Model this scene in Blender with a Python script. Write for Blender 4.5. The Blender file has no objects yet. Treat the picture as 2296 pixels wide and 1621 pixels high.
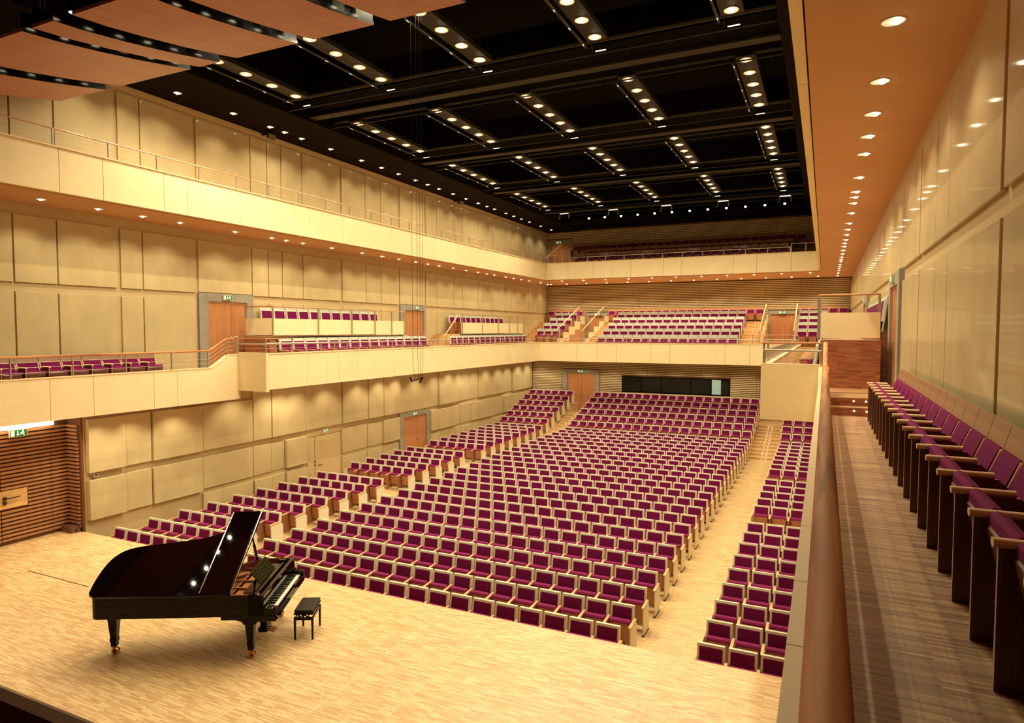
import bpy, bmesh, math, random
from math import sin, cos, radians, pi, sqrt
from mathutils import Vector, Matrix
random.seed(7)
S = bpy.context.scene
COL = S.collection
XC = -8.03
def mir(x): return 2 * XC - x

# ------------------------------------------------------------------ words
ORD = ['first', 'second', 'third', 'fourth', 'fifth', 'sixth', 'seventh', 'eighth', 'ninth', 'tenth', 'eleventh',
       'twelfth', 'thirteenth', 'fourteenth', 'fifteenth', 'sixteenth', 'seventeenth', 'eighteenth', 'nineteenth']
def ordn(n):
    """1 -> first ... 39 -> thirty-ninth"""
    if n <= 19: return ORD[n - 1]
    t, u = divmod(n, 10)
    if u == 0: return {2: 'twentieth', 3: 'thirtieth', 4: 'fortieth'}[t]
    return {2: 'twenty', 3: 'thirty', 4: 'forty'}[t] + '-' + ORD[u - 1]

# ------------------------------------------------------------------ materials
def new_mat(name):
    m = bpy.data.materials.new(name); m.use_nodes = True
    nt = m.node_tree
    return m, nt, nt.nodes['Principled BSDF']
def mat(name, col, rough=.5, spec=.5, metal=0., coat=0., var=0., vscale=(6, 6, 6), bump=0., bscale=60., sheen=0.):
    m, nt, b = new_mat(name)
    b.inputs['Base Color'].default_value = (*col, 1)
    b.inputs['Roughness'].default_value = rough
    b.inputs['Specular IOR Level'].default_value = spec
    b.inputs['Metallic'].default_value = metal
    b.inputs['Coat Weight'].default_value = coat
    b.inputs['Coat Roughness'].default_value = .06
    if sheen: b.inputs['Sheen Weight'].default_value = sheen
    if var:
        tc = nt.nodes.new('ShaderNodeTexCoord'); mp = nt.nodes.new('ShaderNodeMapping')
        mp.inputs['Scale'].default_value = vscale
        nz = nt.nodes.new('ShaderNodeTexNoise'); nz.inputs['Detail'].default_value = 4
        nz.inputs['Scale'].default_value = 1.0
        cr = nt.nodes.new('ShaderNodeValToRGB')
        cr.color_ramp.elements[0].position = .3; cr.color_ramp.elements[1].position = .7
        cr.color_ramp.elements[0].color = (*[c * (1 - var) for c in col], 1)
        cr.color_ramp.elements[1].color = (*[min(1, c * (1 + var)) for c in col], 1)
        nt.links.new(tc.outputs['Object'], mp.inputs[0]); nt.links.new(mp.outputs[0], nz.inputs['Vector'])
        nt.links.new(nz.outputs[0], cr.inputs[0]); nt.links.new(cr.outputs[0], b.inputs['Base Color'])
    if bump:
        nz2 = nt.nodes.new('ShaderNodeTexNoise'); nz2.inputs['Scale'].default_value = bscale
        bp = nt.nodes.new('ShaderNodeBump'); bp.inputs['Strength'].default_value = bump; bp.inputs['Distance'].default_value = .01
        nt.links.new(nz2.outputs[0], bp.inputs['Height']); nt.links.new(bp.outputs[0], b.inputs['Normal'])
    return m
def parquet(name, c1, c2, c3, bw, bh, rough=.35, swap=None, coat=.1):
    """strip parquet: long narrow bricks, two tones picked per strip, grain over it"""
    m, nt, b = new_mat(name)
    tc = nt.nodes.new('ShaderNodeTexCoord'); mp = nt.nodes.new('ShaderNodeMapping')
    if swap == 'xz': mp.inputs['Rotation'].default_value = (radians(90), 0, 0)
    if swap == 'yz': mp.inputs['Rotation'].default_value = (radians(90), 0, radians(90))
    nt.links.new(tc.outputs['Object'], mp.inputs[0])
    br = nt.nodes.new('ShaderNodeTexBrick')
    br.inputs['Scale'].default_value = 1
    br.inputs['Brick Width'].default_value = bw; br.inputs['Row Height'].default_value = bh
    br.inputs['Mortar Size'].default_value = .0012; br.inputs['Mortar Smooth'].default_value = .3
    br.inputs['Color1'].default_value = (*c1, 1); br.inputs['Color2'].default_value = (*c2, 1)
    br.inputs['Mortar'].default_value = (*c3, 1); br.offset = .37; br.squash = 1; br.offset_frequency = 3
    nt.links.new(mp.outputs[0], br.inputs['Vector'])
    mp2 = nt.nodes.new('ShaderNodeMapping'); mp2.inputs['Scale'].default_value = (1.1, 9, 9)
    nt.links.new(mp.outputs[0], mp2.inputs[0])
    nz = nt.nodes.new('ShaderNodeTexNoise'); nz.inputs['Scale'].default_value = 2.2; nz.inputs['Detail'].default_value = 5
    nt.links.new(mp2.outputs[0], nz.inputs['Vector'])
    mx = nt.nodes.new('ShaderNodeMix'); mx.data_type = 'RGBA'; mx.blend_type = 'MULTIPLY'; mx.inputs[0].default_value = .4
    cr = nt.nodes.new('ShaderNodeValToRGB')
    cr.color_ramp.elements[0].position = .3; cr.color_ramp.elements[0].color = (.62, .55, .5, 1)
    cr.color_ramp.elements[1].position = .66; cr.color_ramp.elements[1].color = (1, 1, 1, 1)
    nt.links.new(nz.outputs[0], cr.inputs[0])
    nt.links.new(br.outputs['Color'], mx.inputs[6]); nt.links.new(cr.outputs[0], mx.inputs[7])
    nt.links.new(mx.outputs[2], b.inputs['Base Color'])
    b.inputs['Roughness'].default_value = rough; b.inputs['Coat Weight'].default_value = coat
    b.inputs['Coat Roughness'].default_value = .2
    return m
def grain(name, c1, c2, axis, rough=.4, coat=.2, sc=1.0, cr_=.15, spec=.4):
    """timber with the grain running along one object axis"""
    m, nt, b = new_mat(name)
    tc = nt.nodes.new('ShaderNodeTexCoord'); mp = nt.nodes.new('ShaderNodeMapping')
    s = [38 * sc] * 3; s['xyz'.index(axis)] = 1.6 * sc
    mp.inputs['Scale'].default_value = s
    nt.links.new(tc.outputs['Object'], mp.inputs[0])
    nz = nt.nodes.new('ShaderNodeTexNoise'); nz.inputs['Scale'].default_value = 1; nz.inputs['Detail'].default_value = 6
    nz.inputs['Distortion'].default_value = .6
    nt.links.new(mp.outputs[0], nz.inputs['Vector'])
    cr = nt.nodes.new('ShaderNodeValToRGB')
    cr.color_ramp.elements[0].position = .33; cr.color_ramp.elements[1].position = .66
    cr.color_ramp.elements[0].color = (*c1, 1); cr.color_ramp.elements[1].color = (*c2, 1)
    nt.links.new(nz.outputs[0], cr.inputs[0]); nt.links.new(cr.outputs[0], b.inputs['Base Color'])
    b.inputs['Roughness'].default_value = rough; b.inputs['Coat Weight'].default_value = coat
    b.inputs['Coat Roughness'].default_value = cr_; b.inputs['Specular IOR Level'].default_value = spec
    return m
def emit(name, col, strength):
    m, nt, b = new_mat(name)
    b.inputs['Base Color'].default_value = (*col, 1)
    b.inputs['Emission Color'].default_value = (*col, 1)
    b.inputs['Emission Strength'].default_value = strength
    try: m.cycles.emission_sampling = 'NONE'
    except Exception: pass
    return m

M = {}
M['cream'] = mat('cream_plaster', (.84, .69, .43), .7, .3, var=.035, vscale=(1.5, 1.5, 1.5), bump=.25, bscale=160)
M['cap'] = mat('pale_cap', (.84, .63, .40), .6, .2)
M['soffit'] = mat('soffit_bounce_tint', (.64, .36, .19), .8, .2, var=.03, vscale=(1, 1, 1))  # orange of the wood floor's bounce light mixed into the soffit colour
M['groove'] = mat('dark_groove', (.10, .045, .02), .8, .2)
M['veneer'] = mat('maple_veneer', (.54, .43, .24), .4, .35, coat=.25, var=.085, vscale=(2.2, 2.2, 1.3))
M['veneerb'] = mat('maple_base', (.54, .405, .22), .6, .3, var=.05, vscale=(.7, .7, .4))
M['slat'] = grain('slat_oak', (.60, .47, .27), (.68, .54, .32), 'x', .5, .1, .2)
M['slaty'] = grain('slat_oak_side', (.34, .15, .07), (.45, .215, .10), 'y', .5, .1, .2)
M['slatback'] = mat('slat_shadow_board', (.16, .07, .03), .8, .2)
M['black'] = mat('ceiling_black', (.004, .0025, .0025), .9, .08)
M['blackside'] = mat('black_bulkhead', (.006, .003, .0025), .9, .08)
M['olive'] = mat('olive_metal', (.020, .016, .009), .6, .3)
M['steelpipe'] = mat('dark_pipe', (.02, .015, .01), .5, .3)
M['stage'] = parquet('stage_parquet', (.90, .66, .36), (.60, .36, .16), (.50, .31, .14), .23, .026, .4)
M['hallfloor'] = parquet('hall_parquet', (.82, .59, .30), (.56, .36, .16), (.46, .29, .13), .26, .026, .45)
M['walk'] = parquet('gallery_parquet', (.64, .39, .20), (.27, .125, .06), (.20, .10, .05), .30, .022, .42)
M['parqwall'] = parquet('parquet_cladding', (.44, .16, .07), (.24, .07, .035), (.14, .04, .02), .24, .026, .35, 'xz', .3)
M['parqwally'] = parquet('parquet_cladding_side', (.44, .16, .07), (.26, .08, .04), (.14, .04, .02), .24, .026, .35, 'yz', .3)
M['riser'] = grain('riser_oak', (.50, .26, .10), (.62, .36, .15), 'x', .5, .1, .3)
M['rail'] = grain('oiled_oak_rail', (.33, .125, .05), (.72, .34, .155), 'y', .6, .0, .5, .25, .12)
M['railx'] = grain('oak_rail_cross', (.42, .19, .08), (.6, .32, .15), 'x', .35, .4, .4)
M['lightwood'] = mat('light_oak', (.68, .43, .19), .42, .4, var=.08, vscale=(10, 10, 10))
M['headwood'] = grain('oak_headboard', (.235, .11, .05), (.31, .155, .072), 'x', .45, .1, .5)
M['armwood'] = mat('pale_armrest_beech', (.80, .50, .30), .45, .3, var=.06, vscale=(12, 12, 12))
M['redwood'] = grain('red_oak_ply', (.31, .12, .055), (.39, .16, .075), 'z', .45, .1, .6)
M['boardwood'] = grain('seat_board_oak', (.33, .16, .075), (.41, .21, .10), 'y', .4, .25, .5)
M['darkwood'] = grain('dark_divider_oak', (.115, .045, .030), (.175, .072, .045), 'z', .42, .15, .9)
M['door'] = grain('door_oak', (.42, .17, .07), (.52, .23, .10), 'z', .35, .4, .3)
M['concrete'] = mat('grey_concrete', (.30, .27, .22), .75, .3, var=.12, vscale=(2, 2, 2))
M['steel'] = mat('brushed_steel', (.52, .46, .38), .35, .5, metal=.75)
M['cable'] = mat('steel_cable', (.40, .35, .28), .4, .5, metal=.6)
M['chrome'] = mat('chrome_handle', (.7, .66, .6), .2, .5, metal=1)
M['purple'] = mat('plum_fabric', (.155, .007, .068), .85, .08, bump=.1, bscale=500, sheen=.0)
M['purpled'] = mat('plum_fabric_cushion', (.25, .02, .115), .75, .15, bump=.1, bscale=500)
M['seatwhite'] = mat('cream_shell', (.74, .70, .57), .45, .4)
M['seatgrey'] = mat('grey_headboard', (.47, .50, .44), .5, .4)
M['ventgrey'] = mat('vent_grey', (.55, .50, .40), .5, .4)
M['hole'] = mat('dark_opening', (.012, .006, .005), .9, .1)
M['foot'] = mat('dark_foot', (.04, .03, .02), .6, .3)
M['piano'] = mat('black_lacquer', (.004, .001, .0015), .03, .18)
M['ivory'] = mat('ivory_key', (.85, .82, .74), .2, .5)
M['ebony'] = mat('ebony_key', (.01, .008, .008), .2, .5)
M['brass'] = mat('brass', (.75, .38, .16), .28, .5, metal=1)
M['plate'] = mat('gilded_plate', (.62, .27, .11), .35, .5, metal=.8)
M['board'] = grain('soundboard_spruce', (.35, .11, .05), (.42, .15, .07), 'x', .4, .4, .4)
M['redfelt'] = mat('inner_rim_mahogany', (.16, .012, .018), .35, .5, coat=.4)
M['strings'] = mat('copper_strings', (.5, .24, .12), .35, .5, metal=.9)
M['leather'] = mat('black_leather', (.010, .006, .006), .4, .22, bump=.3, bscale=40)
M['deskw'] = grain('desk_lacquer', (.004, .006, .002), (.012, .022, .004), 'y', .12, .2, .5)
def wavy(name):
    m, nt, b = new_mat(name)
    tc = nt.nodes.new('ShaderNodeTexCoord'); w = nt.nodes.new('ShaderNodeTexWave'); w.bands_direction = 'X'
    w.inputs['Scale'].default_value = 9; w.inputs['Distortion'].default_value = 5; w.inputs['Detail'].default_value = 1; w.inputs['Detail Scale'].default_value = .7
    cr = nt.nodes.new('ShaderNodeValToRGB'); cr.color_ramp.elements[0].color = (.004, .002, .001, 1); cr.color_ramp.elements[1].color = (.022, .034, .004, 1); cr.color_ramp.elements[0].position = .45
    nt.links.new(tc.outputs['Object'], w.inputs['Vector']); nt.links.new(w.outputs['Color'], cr.inputs[0]); nt.links.new(cr.outputs[0], b.inputs['Base Color'])
    b.inputs['Roughness'].default_value = .2; b.inputs['Specular IOR Level'].default_value = .08
    return m
M['deskw'] = wavy('desk_lacquer_wavy')
M['signframe'] = mat('sign_frame', (.62, .60, .50), .4, .4)
M['green'] = emit('sign_green', (.015, .13, .035), .5)
M['white'] = emit('sign_white', (.75, .85, .62), .9)
M['lamp'] = emit('lamp_glow', (1, .86, .55), 9)
M['lampdim'] = emit('lamp_glass', (1, .80, .47), .6)
M['lamphot'] = emit('lamp_filament', (1, .88, .62), 30)
M['dot'] = emit('step_light', (1, .92, .72), 4)
M['tube'] = emit('tube_and_glint_glow', (1, .93, .75), 1.6)
M['bulb'] = emit('bulb_glow', (1, .62, .36), 9)
M['cove'] = emit('cove_glow', (1, .80, .47), 9.)
M['refl'] = mat('reflector_chrome', (.8, .74, .6), .12, .5, metal=1)
M['canopy'] = grain('canopy_veneer', (.33, .092, .052), (.40, .122, .07), 'y', .45, .1, .18)
M['glossblack'] = mat('gloss_black_edge', (.005, .002, .003), .2, .4, coat=.3)
M['glass'] = mat('booth_glass', (.004, .005, .004), .04, .25)
M['glassb'] = emit('booth_lit_board', (.28, .40, .33), .55)
M['speaker'] = mat('speaker_grey', (.10, .085, .06), .5, .4)
M['seam'] = mat('stage_seam', (.80, .68, .50), .6, .2)
M['seamd'] = mat('stage_slot', (.16, .08, .04), .6, .2)

# ------------------------------------------------------------------ mesh builder
class MB:
    def __init__(s): s.v = []; s.f = []; s.m = []; s.mats = []
    def mi(s, m):
        if m not in s.mats: s.mats.append(m)
        return s.mats.index(m)
    def add(s, vs, fs, m=None, T=None):
        o = len(s.v); k = s.mi(m)
        s.v += [tuple(T @ Vector(p)) for p in vs] if T else [tuple(p) for p in vs]
        s.f += [tuple(i + o for i in f) for f in fs]; s.m += [k] * len(fs)
        return s
    def box(s, x0, x1, y0, y1, z0, z1, m=None, T=None):
        return s.add([(x0, y0, z0), (x1, y0, z0), (x1, y1, z0), (x0, y1, z0), (x0, y0, z1), (x1, y0, z1), (x1, y1, z1), (x0, y1, z1)],
                     [(0, 3, 2, 1), (4, 5, 6, 7), (0, 1, 5, 4), (1, 2, 6, 5), (2, 3, 7, 6), (3, 0, 4, 7)], m, T)
    def prism(s, poly, ax, lo, hi, m=None, T=None, side=None):
        """poly in the two other axes (order x,y,z with ax removed), extruded lo..hi"""
        n = len(poly); i = 'xyz'.index(ax)
        def P(p, t): q = list(p); q.insert(i, t); return tuple(q)
        vs = [P(p, lo) for p in poly] + [P(p, hi) for p in poly]
        if side is None:
            s.add(vs, [tuple(range(n))[::-1], tuple(range(n, 2 * n))] + [(k, (k + 1) % n, n + (k + 1) % n, n + k) for k in range(n)], m, T)
        else:
            s.add(vs, [tuple(range(n))[::-1], tuple(range(n, 2 * n))], m, T)
            s.add(vs, [(k, (k + 1) % n, n + (k + 1) % n, n + k) for k in range(n)], side, T)
        return s
    def tube(s, pts, r, m=None, n=8, T=None, r2=None, cap=True):
        pts = [Vector(p) for p in pts]; vs = []; N = len(pts)
        d0 = (pts[1] - pts[0]).normalized()
        up = Vector((0, 0, 1)) if abs(d0.z) < .9 else Vector((0, 1, 0))
        for k, p in enumerate(pts):
            a = (pts[k] - pts[k - 1]).normalized() if k else d0
            b = (pts[k + 1] - pts[k]).normalized() if k < N - 1 else a
            d = (a + b).normalized(); u = d.cross(up).normalized(); w = u.cross(d).normalized()
            sc = 1 / max(.5, d.dot(b))
            rr = r if r2 is None else r + (r2 - r) * k / (N - 1)
            for j in range(n):
                t = 2 * pi * j / n; vs.append(p + (u * cos(t) + w * sin(t)) * rr * (sc if 0 < k < N - 1 else 1))
        fs = [(k * n + j, k * n + (j + 1) % n, (k + 1) * n + (j + 1) % n, (k + 1) * n + j) for k in range(N - 1) for j in range(n)]
        if cap: fs += [tuple(range(n))[::-1], tuple(range((N - 1) * n, N * n))]
        return s.add(vs, fs, m, T)
    def cyl(s, c, r, z0, z1, m=None, n=16, T=None, r2=None):
        return s.tube([(c[0], c[1], z0), (c[0], c[1], z1)], r, m, n, T, r2)
    def lathe(s, prof, c, m=None, n=20, T=None):
        vs = []; 
        for r, z in prof:
            for j in range(n): vs.append((c[0] + r * cos(2 * pi * j / n), c[1] + r * sin(2 * pi * j / n), c[2] + z))
        fs = [(k * n + j, k * n + (j + 1) % n, (k + 1) * n + (j + 1) % n, (k + 1) * n + j) for k in range(len(prof) - 1) for j in range(n)]
        return s.add(vs, fs, m, T)
    def merge(s, o, T):
        off = len(s.v); s.v += [tuple(T @ Vector(p)) for p in o.v]; s.f += [tuple(i + off for i in f) for f in o.f]
        s.m += [s.mi(o.mats[k]) for k in o.m]
    def mesh(s, name, mt=None, smooth=False, recalc=True):
        me = bpy.data.meshes.new(name); me.from_pydata(s.v, [], s.f)
        for k in s.mats: me.materials.append(M[k or mt])
        me.polygons.foreach_set('material_index', s.m)
        if recalc:
            bm = bmesh.new(); bm.from_mesh(me); bmesh.ops.recalc_face_normals(bm, faces=bm.faces); bm.to_mesh(me); bm.free()
        if smooth:
            me.polygons.foreach_set('use_smooth', [True] * len(me.polygons)); me.set_sharp_from_angle(angle=radians(35))
        me.update(); return me
    def build(s, name, mt=None, parent=None, world=True, bevel=0., smooth=False, seg=1):
        """one mesh object; WORLD: the vertices are world points, the origin goes to the parent's place"""
        if parent is not None and world:
            q = parent
            off = Vector((0, 0, 0))
            while q is not None: off += q.location; q = q.parent
            s.v = [(p[0] - off.x, p[1] - off.y, p[2] - off.z) for p in s.v]
        o = bpy.data.objects.new(name, s.mesh(name, mt, smooth)); COL.objects.link(o)
        if parent is not None: o.parent = parent
        if bevel:
            b = o.modifiers.new('bevel', 'BEVEL'); b.width = bevel; b.segments = seg; b.limit_method = 'ANGLE'; b.angle_limit = radians(40)
            if seg > 1: o.data.polygons.foreach_set('use_smooth', [True] * len(o.data.polygons)); b.harden_normals = False; o.data.set_sharp_from_angle(angle=radians(50))
        return o
def tag(o, label=None, cat=None, group=None, kind=None):
    if label: o['label'] = label
    if cat: o['category'] = cat
    if group: o['group'] = group
    if kind: o['kind'] = kind
    return o
def thing(name, label, cat, loc, rz=0., group=None):
    o = bpy.data.objects.new(name, None); o.empty_display_size = .2; COL.objects.link(o)
    o.location = loc; o.rotation_euler = (0, 0, rz)
    return tag(o, label, cat, group)
def copy_tree(o, parent=None):
    c = o.copy(); COL.objects.link(c)
    if parent is not None: c.parent = parent
    for ch in list(o.children): copy_tree(ch, c)
    return c
def struct(name, mb, mt=None, parent=None, **k):
    o = mb.build(name, mt, parent, **k)
    if parent is None: o['kind'] = 'structure'
    return o

# ------------------------------------------------------------------ camera
R = ((0.9037147, -0.0209461, 0.4276225), (0.4281348, 0.0429964, -0.9026915), (0.0005216, 0.9988556, 0.0478243))
CAM = Vector((0, 0, 5.3))
cd = bpy.data.cameras.new('camera'); cam = bpy.data.objects.new('camera', cd); COL.objects.link(cam)
cam.matrix_world = Matrix.Translation(CAM) @ Matrix(R).to_4x4()
cd.sensor_width = 36; cd.lens = 23.2074; cd.clip_start = .05; cd.clip_end = 200
S.camera = cam
def proj(p):
    q = Matrix(R).transposed() @ (Vector(p) - CAM)
    if q.z > -.1: return None
    return (1148 - 1480.1 * q.x / q.z, 810.5 + 1480.1 * q.y / q.z)

# ------------------------------------------------------------------ levels
WL, WR = -17.52, 1.32            # face of the side walls
ZF, ZS = -.88, 0.                # stalls floor, stage
ZLO, ZUP, ZRA = 3.76, 4.06, 5.08 # gallery: lower section, upper section, raised row
ZU = 8.95                        # top gallery floor
YE, YB, YW, YM = 14.57, 35.1, 39.9, 42.6   # step of the gallery, its back parapet, lower and upper back walls
YU = 37.93                       # top gallery back parapet
YST = 10.62                      # stage edge
JM = [3.4, 6.58, 9.2, 10.2, 11.8, 12.5, 14.28, 16.44, 17.17, 17.82, 18.85, 21.0, 22.55, 23.6, 24.96, 27.11, 28.15, 29.83, 30.75, 32.5, 33.1, 34.2, 36.0, 36.8, 37.8, 39.4, 41.0, 42.55]
WIDE = {6.58, 11.8, 14.28, 21.0, 27.11, 24.96}
JL = [10.74, 11.8, 12.6, 14.3, 16.33, 17.17, 17.8, 18.85, 20.93, 22.54, 23.6, 24.81, 27.43, 28.2, 29.84, 30.45, 31.53, 32.47, 34.12, 35.6, 36.87, 38.3, 39.85]

# ------------------------------------------------------------------ side walls
def side_wall(name, left):
    sg = 1 if left else -1
    X0 = WL if left else WR
    def bx(mb, d0, d1, y0, y1, z0, z1, m=None):   # d = distance out of the wall into the room
        a, b = X0 + sg * d0, X0 + sg * d1
        mb.box(min(a, b), max(a, b), y0, y1, z0, z1, m)
    base = MB()
    bx(base, -.3, 0, 10.72, 43, -1, 3.1); bx(base, -.3, 0, -4, 43, 3.1, 12.1)
    w = struct(name, base, 'veneerb')
    rnd = random.Random(5)
    def pan(y0, y1, z0, z1, d):
        mb = MB(); bx(mb, .001, d, y0, y1, z0, z1)
        mb.build('acoustic_panel', 'veneer', w, bevel=.006)
    for a, b in zip(JM[:-1], JM[1:]):
        ga = .055 if a in WIDE else .018; gb = .055 if b in WIDE else .018
        d = .05
        if a == 14.28:
            pan(a + ga, b - .012, 6.47, 8.06, .045)
        elif a == 24.96:
            pan(a + ga, b - gb, 6.47, 8.06, .045)
        else:
            pan(a + ga, b - gb, 6.44, 8.06, d)
            if not (a > 16 and b < 23.2 or a > 28 and b < 35.3):
                pan(a + ga, b - gb, 4.1 if a > 14 else 3.8, 6.22, .045)
            else:
                pan(a + ga, b - gb, 5.1, 6.22, .045)
        pan(a + ga, b - gb, 8.97, 11.76, .05)
    for k, (a, b) in enumerate(zip(JL[:-1], JL[1:])):
        ds = [.03 + .13 * rnd.random() for _ in range(3)]
        if k < 3: ds = [[.17, .10, .15][k], [.16, .09, .13][k], 0]
        if k == 3: ds = [.10, .08, .07]
        top = 2.95 if a < 16 else 3.42
        if a == 24.81:
            pan(a + .01, b - .01, 1.5, top, .07); continue
        gg = .022 if k < 5 else .014
        pan(a + gg, b - gg, 1.53, top, ds[0])
        if a == 18.85: continue
        pan(a + gg, b - gg, .33 if a > 14 else .27, 1.33, ds[1])
        if ds[2]: pan(a + gg, b - gg, -.86, .18, ds[2])
    t = MB(); bx(t, 0, .07, -4, 43, 11.86, 11.97); t.build('top_rail', 'veneerb', w)
    return w
wall_left = side_wall('wall_left', True)
wall_right = side_wall('wall_right', False)

# ------------------------------------------------------------------ slatted walls
def slats(mb, x0, x1, z0, z1, y, pitch=.105, h=.062, d=.045, holes=(), seams=(), m='slat'):
    """horizontal slats on a plane facing -y; holes = (x0,x1,z0,z1)"""
    z = z0 + .02
    while z + h < z1:
        xs = [(x0, x1)]
        for hx0, hx1, hz0, hz1 in holes:
            if z + h > hz0 and z < hz1:
                n = []
                for a, b in xs:
                    if hx0 > a: n.append((a, min(b, hx0)))
                    if hx1 < b: n.append((max(a, hx1), b))
                xs = [(a, b) for a, b in n if b - a > .01]
        for a, b in xs:
            cuts = [a] + [s for s in seams if a < s < b] + [b]
            for p, q in zip(cuts[:-1], cuts[1:]): mb.box(p + .008, q - .008, y - d, y, z, z + h, m)
        z += pitch
wb = MB(); wb.box(WL, WR, YW, YW + .2, -1, 3.5)
o = struct('wall_back', wb, 'slatback')
mb = MB()
lowholes = [(-15.27, -12.77, -1, 2.82), (mir(-12.77), mir(-15.27), -1, 2.82), (-11.32, -4.9, 1.46, 2.44)]
slats(mb, WL + .15, WR - .1, .0, 3.5, YW, holes=lowholes, seams=[-15.33, -12.7, -11.36, -9.74, -8.12, -6.53, -4.92, -3.45, -1.6])
mb.build('slat_cladding', 'slat', o)
w2 = MB(); w2.box(WL, WR, YM, YM + .2, 3.5, 12.1)
o2 = struct('wall_back_upper', w2, 'slatback')
mb = MB()
midholes = [(-3.12, -1.46, 4, 6.46), (mir(-1.46), mir(-3.12), 4, 6.46)]
slats(mb, WL + .05, WR - .05, 4.2, 8.34, YM, holes=midholes, seams=[-14.93, -12.9, -10.98, -9.05, -7.13, -5.24, -3.32, -1.3])
slats(mb, WL + .05, WR - .05, 9., 12.02, YM, holes=[(-17.6, -15.57, 8, 11.45), (-.55, 1.5, 8, 11.45)], seams=[-15.53, -13.68, -11.86, -10.01, -8.18, -6.36, -4.5, -2.7, -.95])
mb.build('slat_cladding', 'slat', o2)

# stage side walls (slatted) with return and light cove
def stage_side(name, left):
    f = (lambda x: x) if left else mir
    def B(mb, x0, x1, *r, **k): a, b = f(x0), f(x1); mb.box(min(a, b), max(a, b), *r, **k)
    mb = MB(); B(mb, -18.4, -18.1, -4, 10.72, 0, 3.2)
    B(mb, -18.1, -17.52, 10.66, 10.72, -1, 3.2)
    o = struct(name, mb, 'slatback')
    s = MB(); z = .1; k = 0
    while z < 2.78:
        for y0, y1 in ((3, 6), (6, 9.02), (9.04, 10.2), (10.21, 10.62)):
            if .88 < z < 1.36 and y1 > 8.4 and y0 < 9.6:
                if y0 == 6: y1 = 8.38
                elif y0 == 9.04: y0 = 9.64
            B(s, -18.1, -18.04, y0, y1, z, z + .058)
        B(s, -18.04, -17.60, 10.60, 10.655, z, z + .058)
        z += .098; k += 1
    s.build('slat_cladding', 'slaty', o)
    p = MB(); B(p, -18.1, -18.03, 8.4, 9.62, .91, 1.35); p.build('door_plate', 'lightwood', o)
    if left:
        h = MB()
        h.tube([(-18.0, 8.62, 1.0), (-18.0, 8.62, 1.24), (-18.0, 8.72, 1.24), (-18.0, 8.72, 1.02)], .014); h.cyl((-18.0, 8.68), .04, .98, 1.03, n=10)
        h.tube([(-18.0, 9.10, 1.17), (-17.95, 9.18, 1.17), (-17.95, 9.42, 1.18)], .014)
        for z in (1.17, 1.06): h.tube([(-18.03, 9.10, z), (-17.99, 9.10, z)], .045, n=12)
        h.build('door_handle', 'foot', o)
    b = MB(); B(b, -18.1, -17.55, 10.52, 10.6, 0, .1); B(b, -18.03, -17.6, 10.4, 10.62, .0, .16); b.build('plinth', 'darkwood', o)
    return o
stage_side('wall_stage_left', True)
stage_side('wall_stage_right', False)
cv = MB(); cv.box(-18.1, -18.03, 2, 10.3, 2.84, 3.06)
tag(cv.build('cove_light', 'cove'), 'glowing warm light trough above the slatted stage wall, under the gallery', 'light')
rw = MB(); rw.box(-18.4, 2.4, -4.2, -4, -1, 15); struct('wall_rear', rw, 'blackside')

# ------------------------------------------------------------------ floors and stage
fl = MB(); fl.box(WL, WR, 10.5, 43, -1.1, ZF); struct('floor', fl, 'hallfloor')
stg = MB(); stg.box(-18.1, mir(-18.1), -4, YST, ZF, 0)
stage = struct('stage_platform', stg, 'stage')
e = MB(); e.box(-17.5, WR, YST, YST + .035, ZF + .02, -.004); e.build('stage_nosing', 'lightwood', stage)
sm = MB()
for x in (-7.40, -6.35, -5.32, -4.26, -3.235, -2.2, -1.16): sm.box(x - .005, x + .005, 3, YST - .02, .0, .0015)
sm.box(-8.5, 1, 8.36, 8.37, 0, .0012)
for (a, b) in (((-14.98, 8.95), (-12.9, 5.5)), ((-13.39, 8.53), (-11.6, 4.6)), ((-10.541, 8.304), (-9.9, 4.1)), ((-9.2, 7.4), (-8.9, 4.2))):
    d = (Vector(b) - Vector(a)); n = Vector((-d.y, d.x)).normalized() * .005
    sm.add([(a[0] - n.x, a[1] - n.y, .001), (b[0] - n.x, b[1] - n.y, .001), (b[0] + n.x, b[1] + n.y, .001), (a[0] + n.x, a[1] + n.y, .001)], [(0, 1, 2, 3)])
sm.build('stage_seam', 'seam', stage)
sd = MB(); sd.box(-15.75, -13.62, 8.34, 8.37, 0, .002); sd.build('stage_slot', 'seamd', stage)

# raked platforms at the back of the stalls, with aisle steps
def rowy(k): return 11.39 + .9826 * (k - 1) if k <= 24 else 34.91 + .838 * (k - 25)
def rowz(k): return ZF + max(0, k - 24) * .25
rk = MB()
for k in range(25, 31):
    y0 = rowy(k) - .74
    for x0, x1 in ((WL, -14.2), (-12.86, -3.2), (-1.87, WR)):
        rk.box(x0, x1, y0, YW, rowz(k) - .25, rowz(k), 'hallfloor'); rk.box(x0, x1, y0 - .012, y0, rowz(k) - .25, rowz(k) - .01, 'riser')
struct('raked_platform', rk)
st = MB(); dots = []
for x0, x1 in ((-14.2, -12.86), (-3.2, -1.87)):
    for i in range(10):
        y0 = 33.3 + .48 * i; z1 = ZF + .105 * (i + 1)
        st.box(x0, x1, y0, YW, z1 - .105, z1, 'hallfloor'); st.box(x0, x1, y0 - .012, y0, z1 - .105, z1 - .012, 'riser')
        for dx in (.58, .76): dots.append((x0 + dx, y0 - .016, z1 - .05, 'round white light in the %s stalls aisle, %s step from the bottom, %s' % ('left' if x0 < -9 else 'right', ordn(i + 1), 'left one' if dx < .6 else 'right one')))
aisle = struct('aisle_steps', st)

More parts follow.
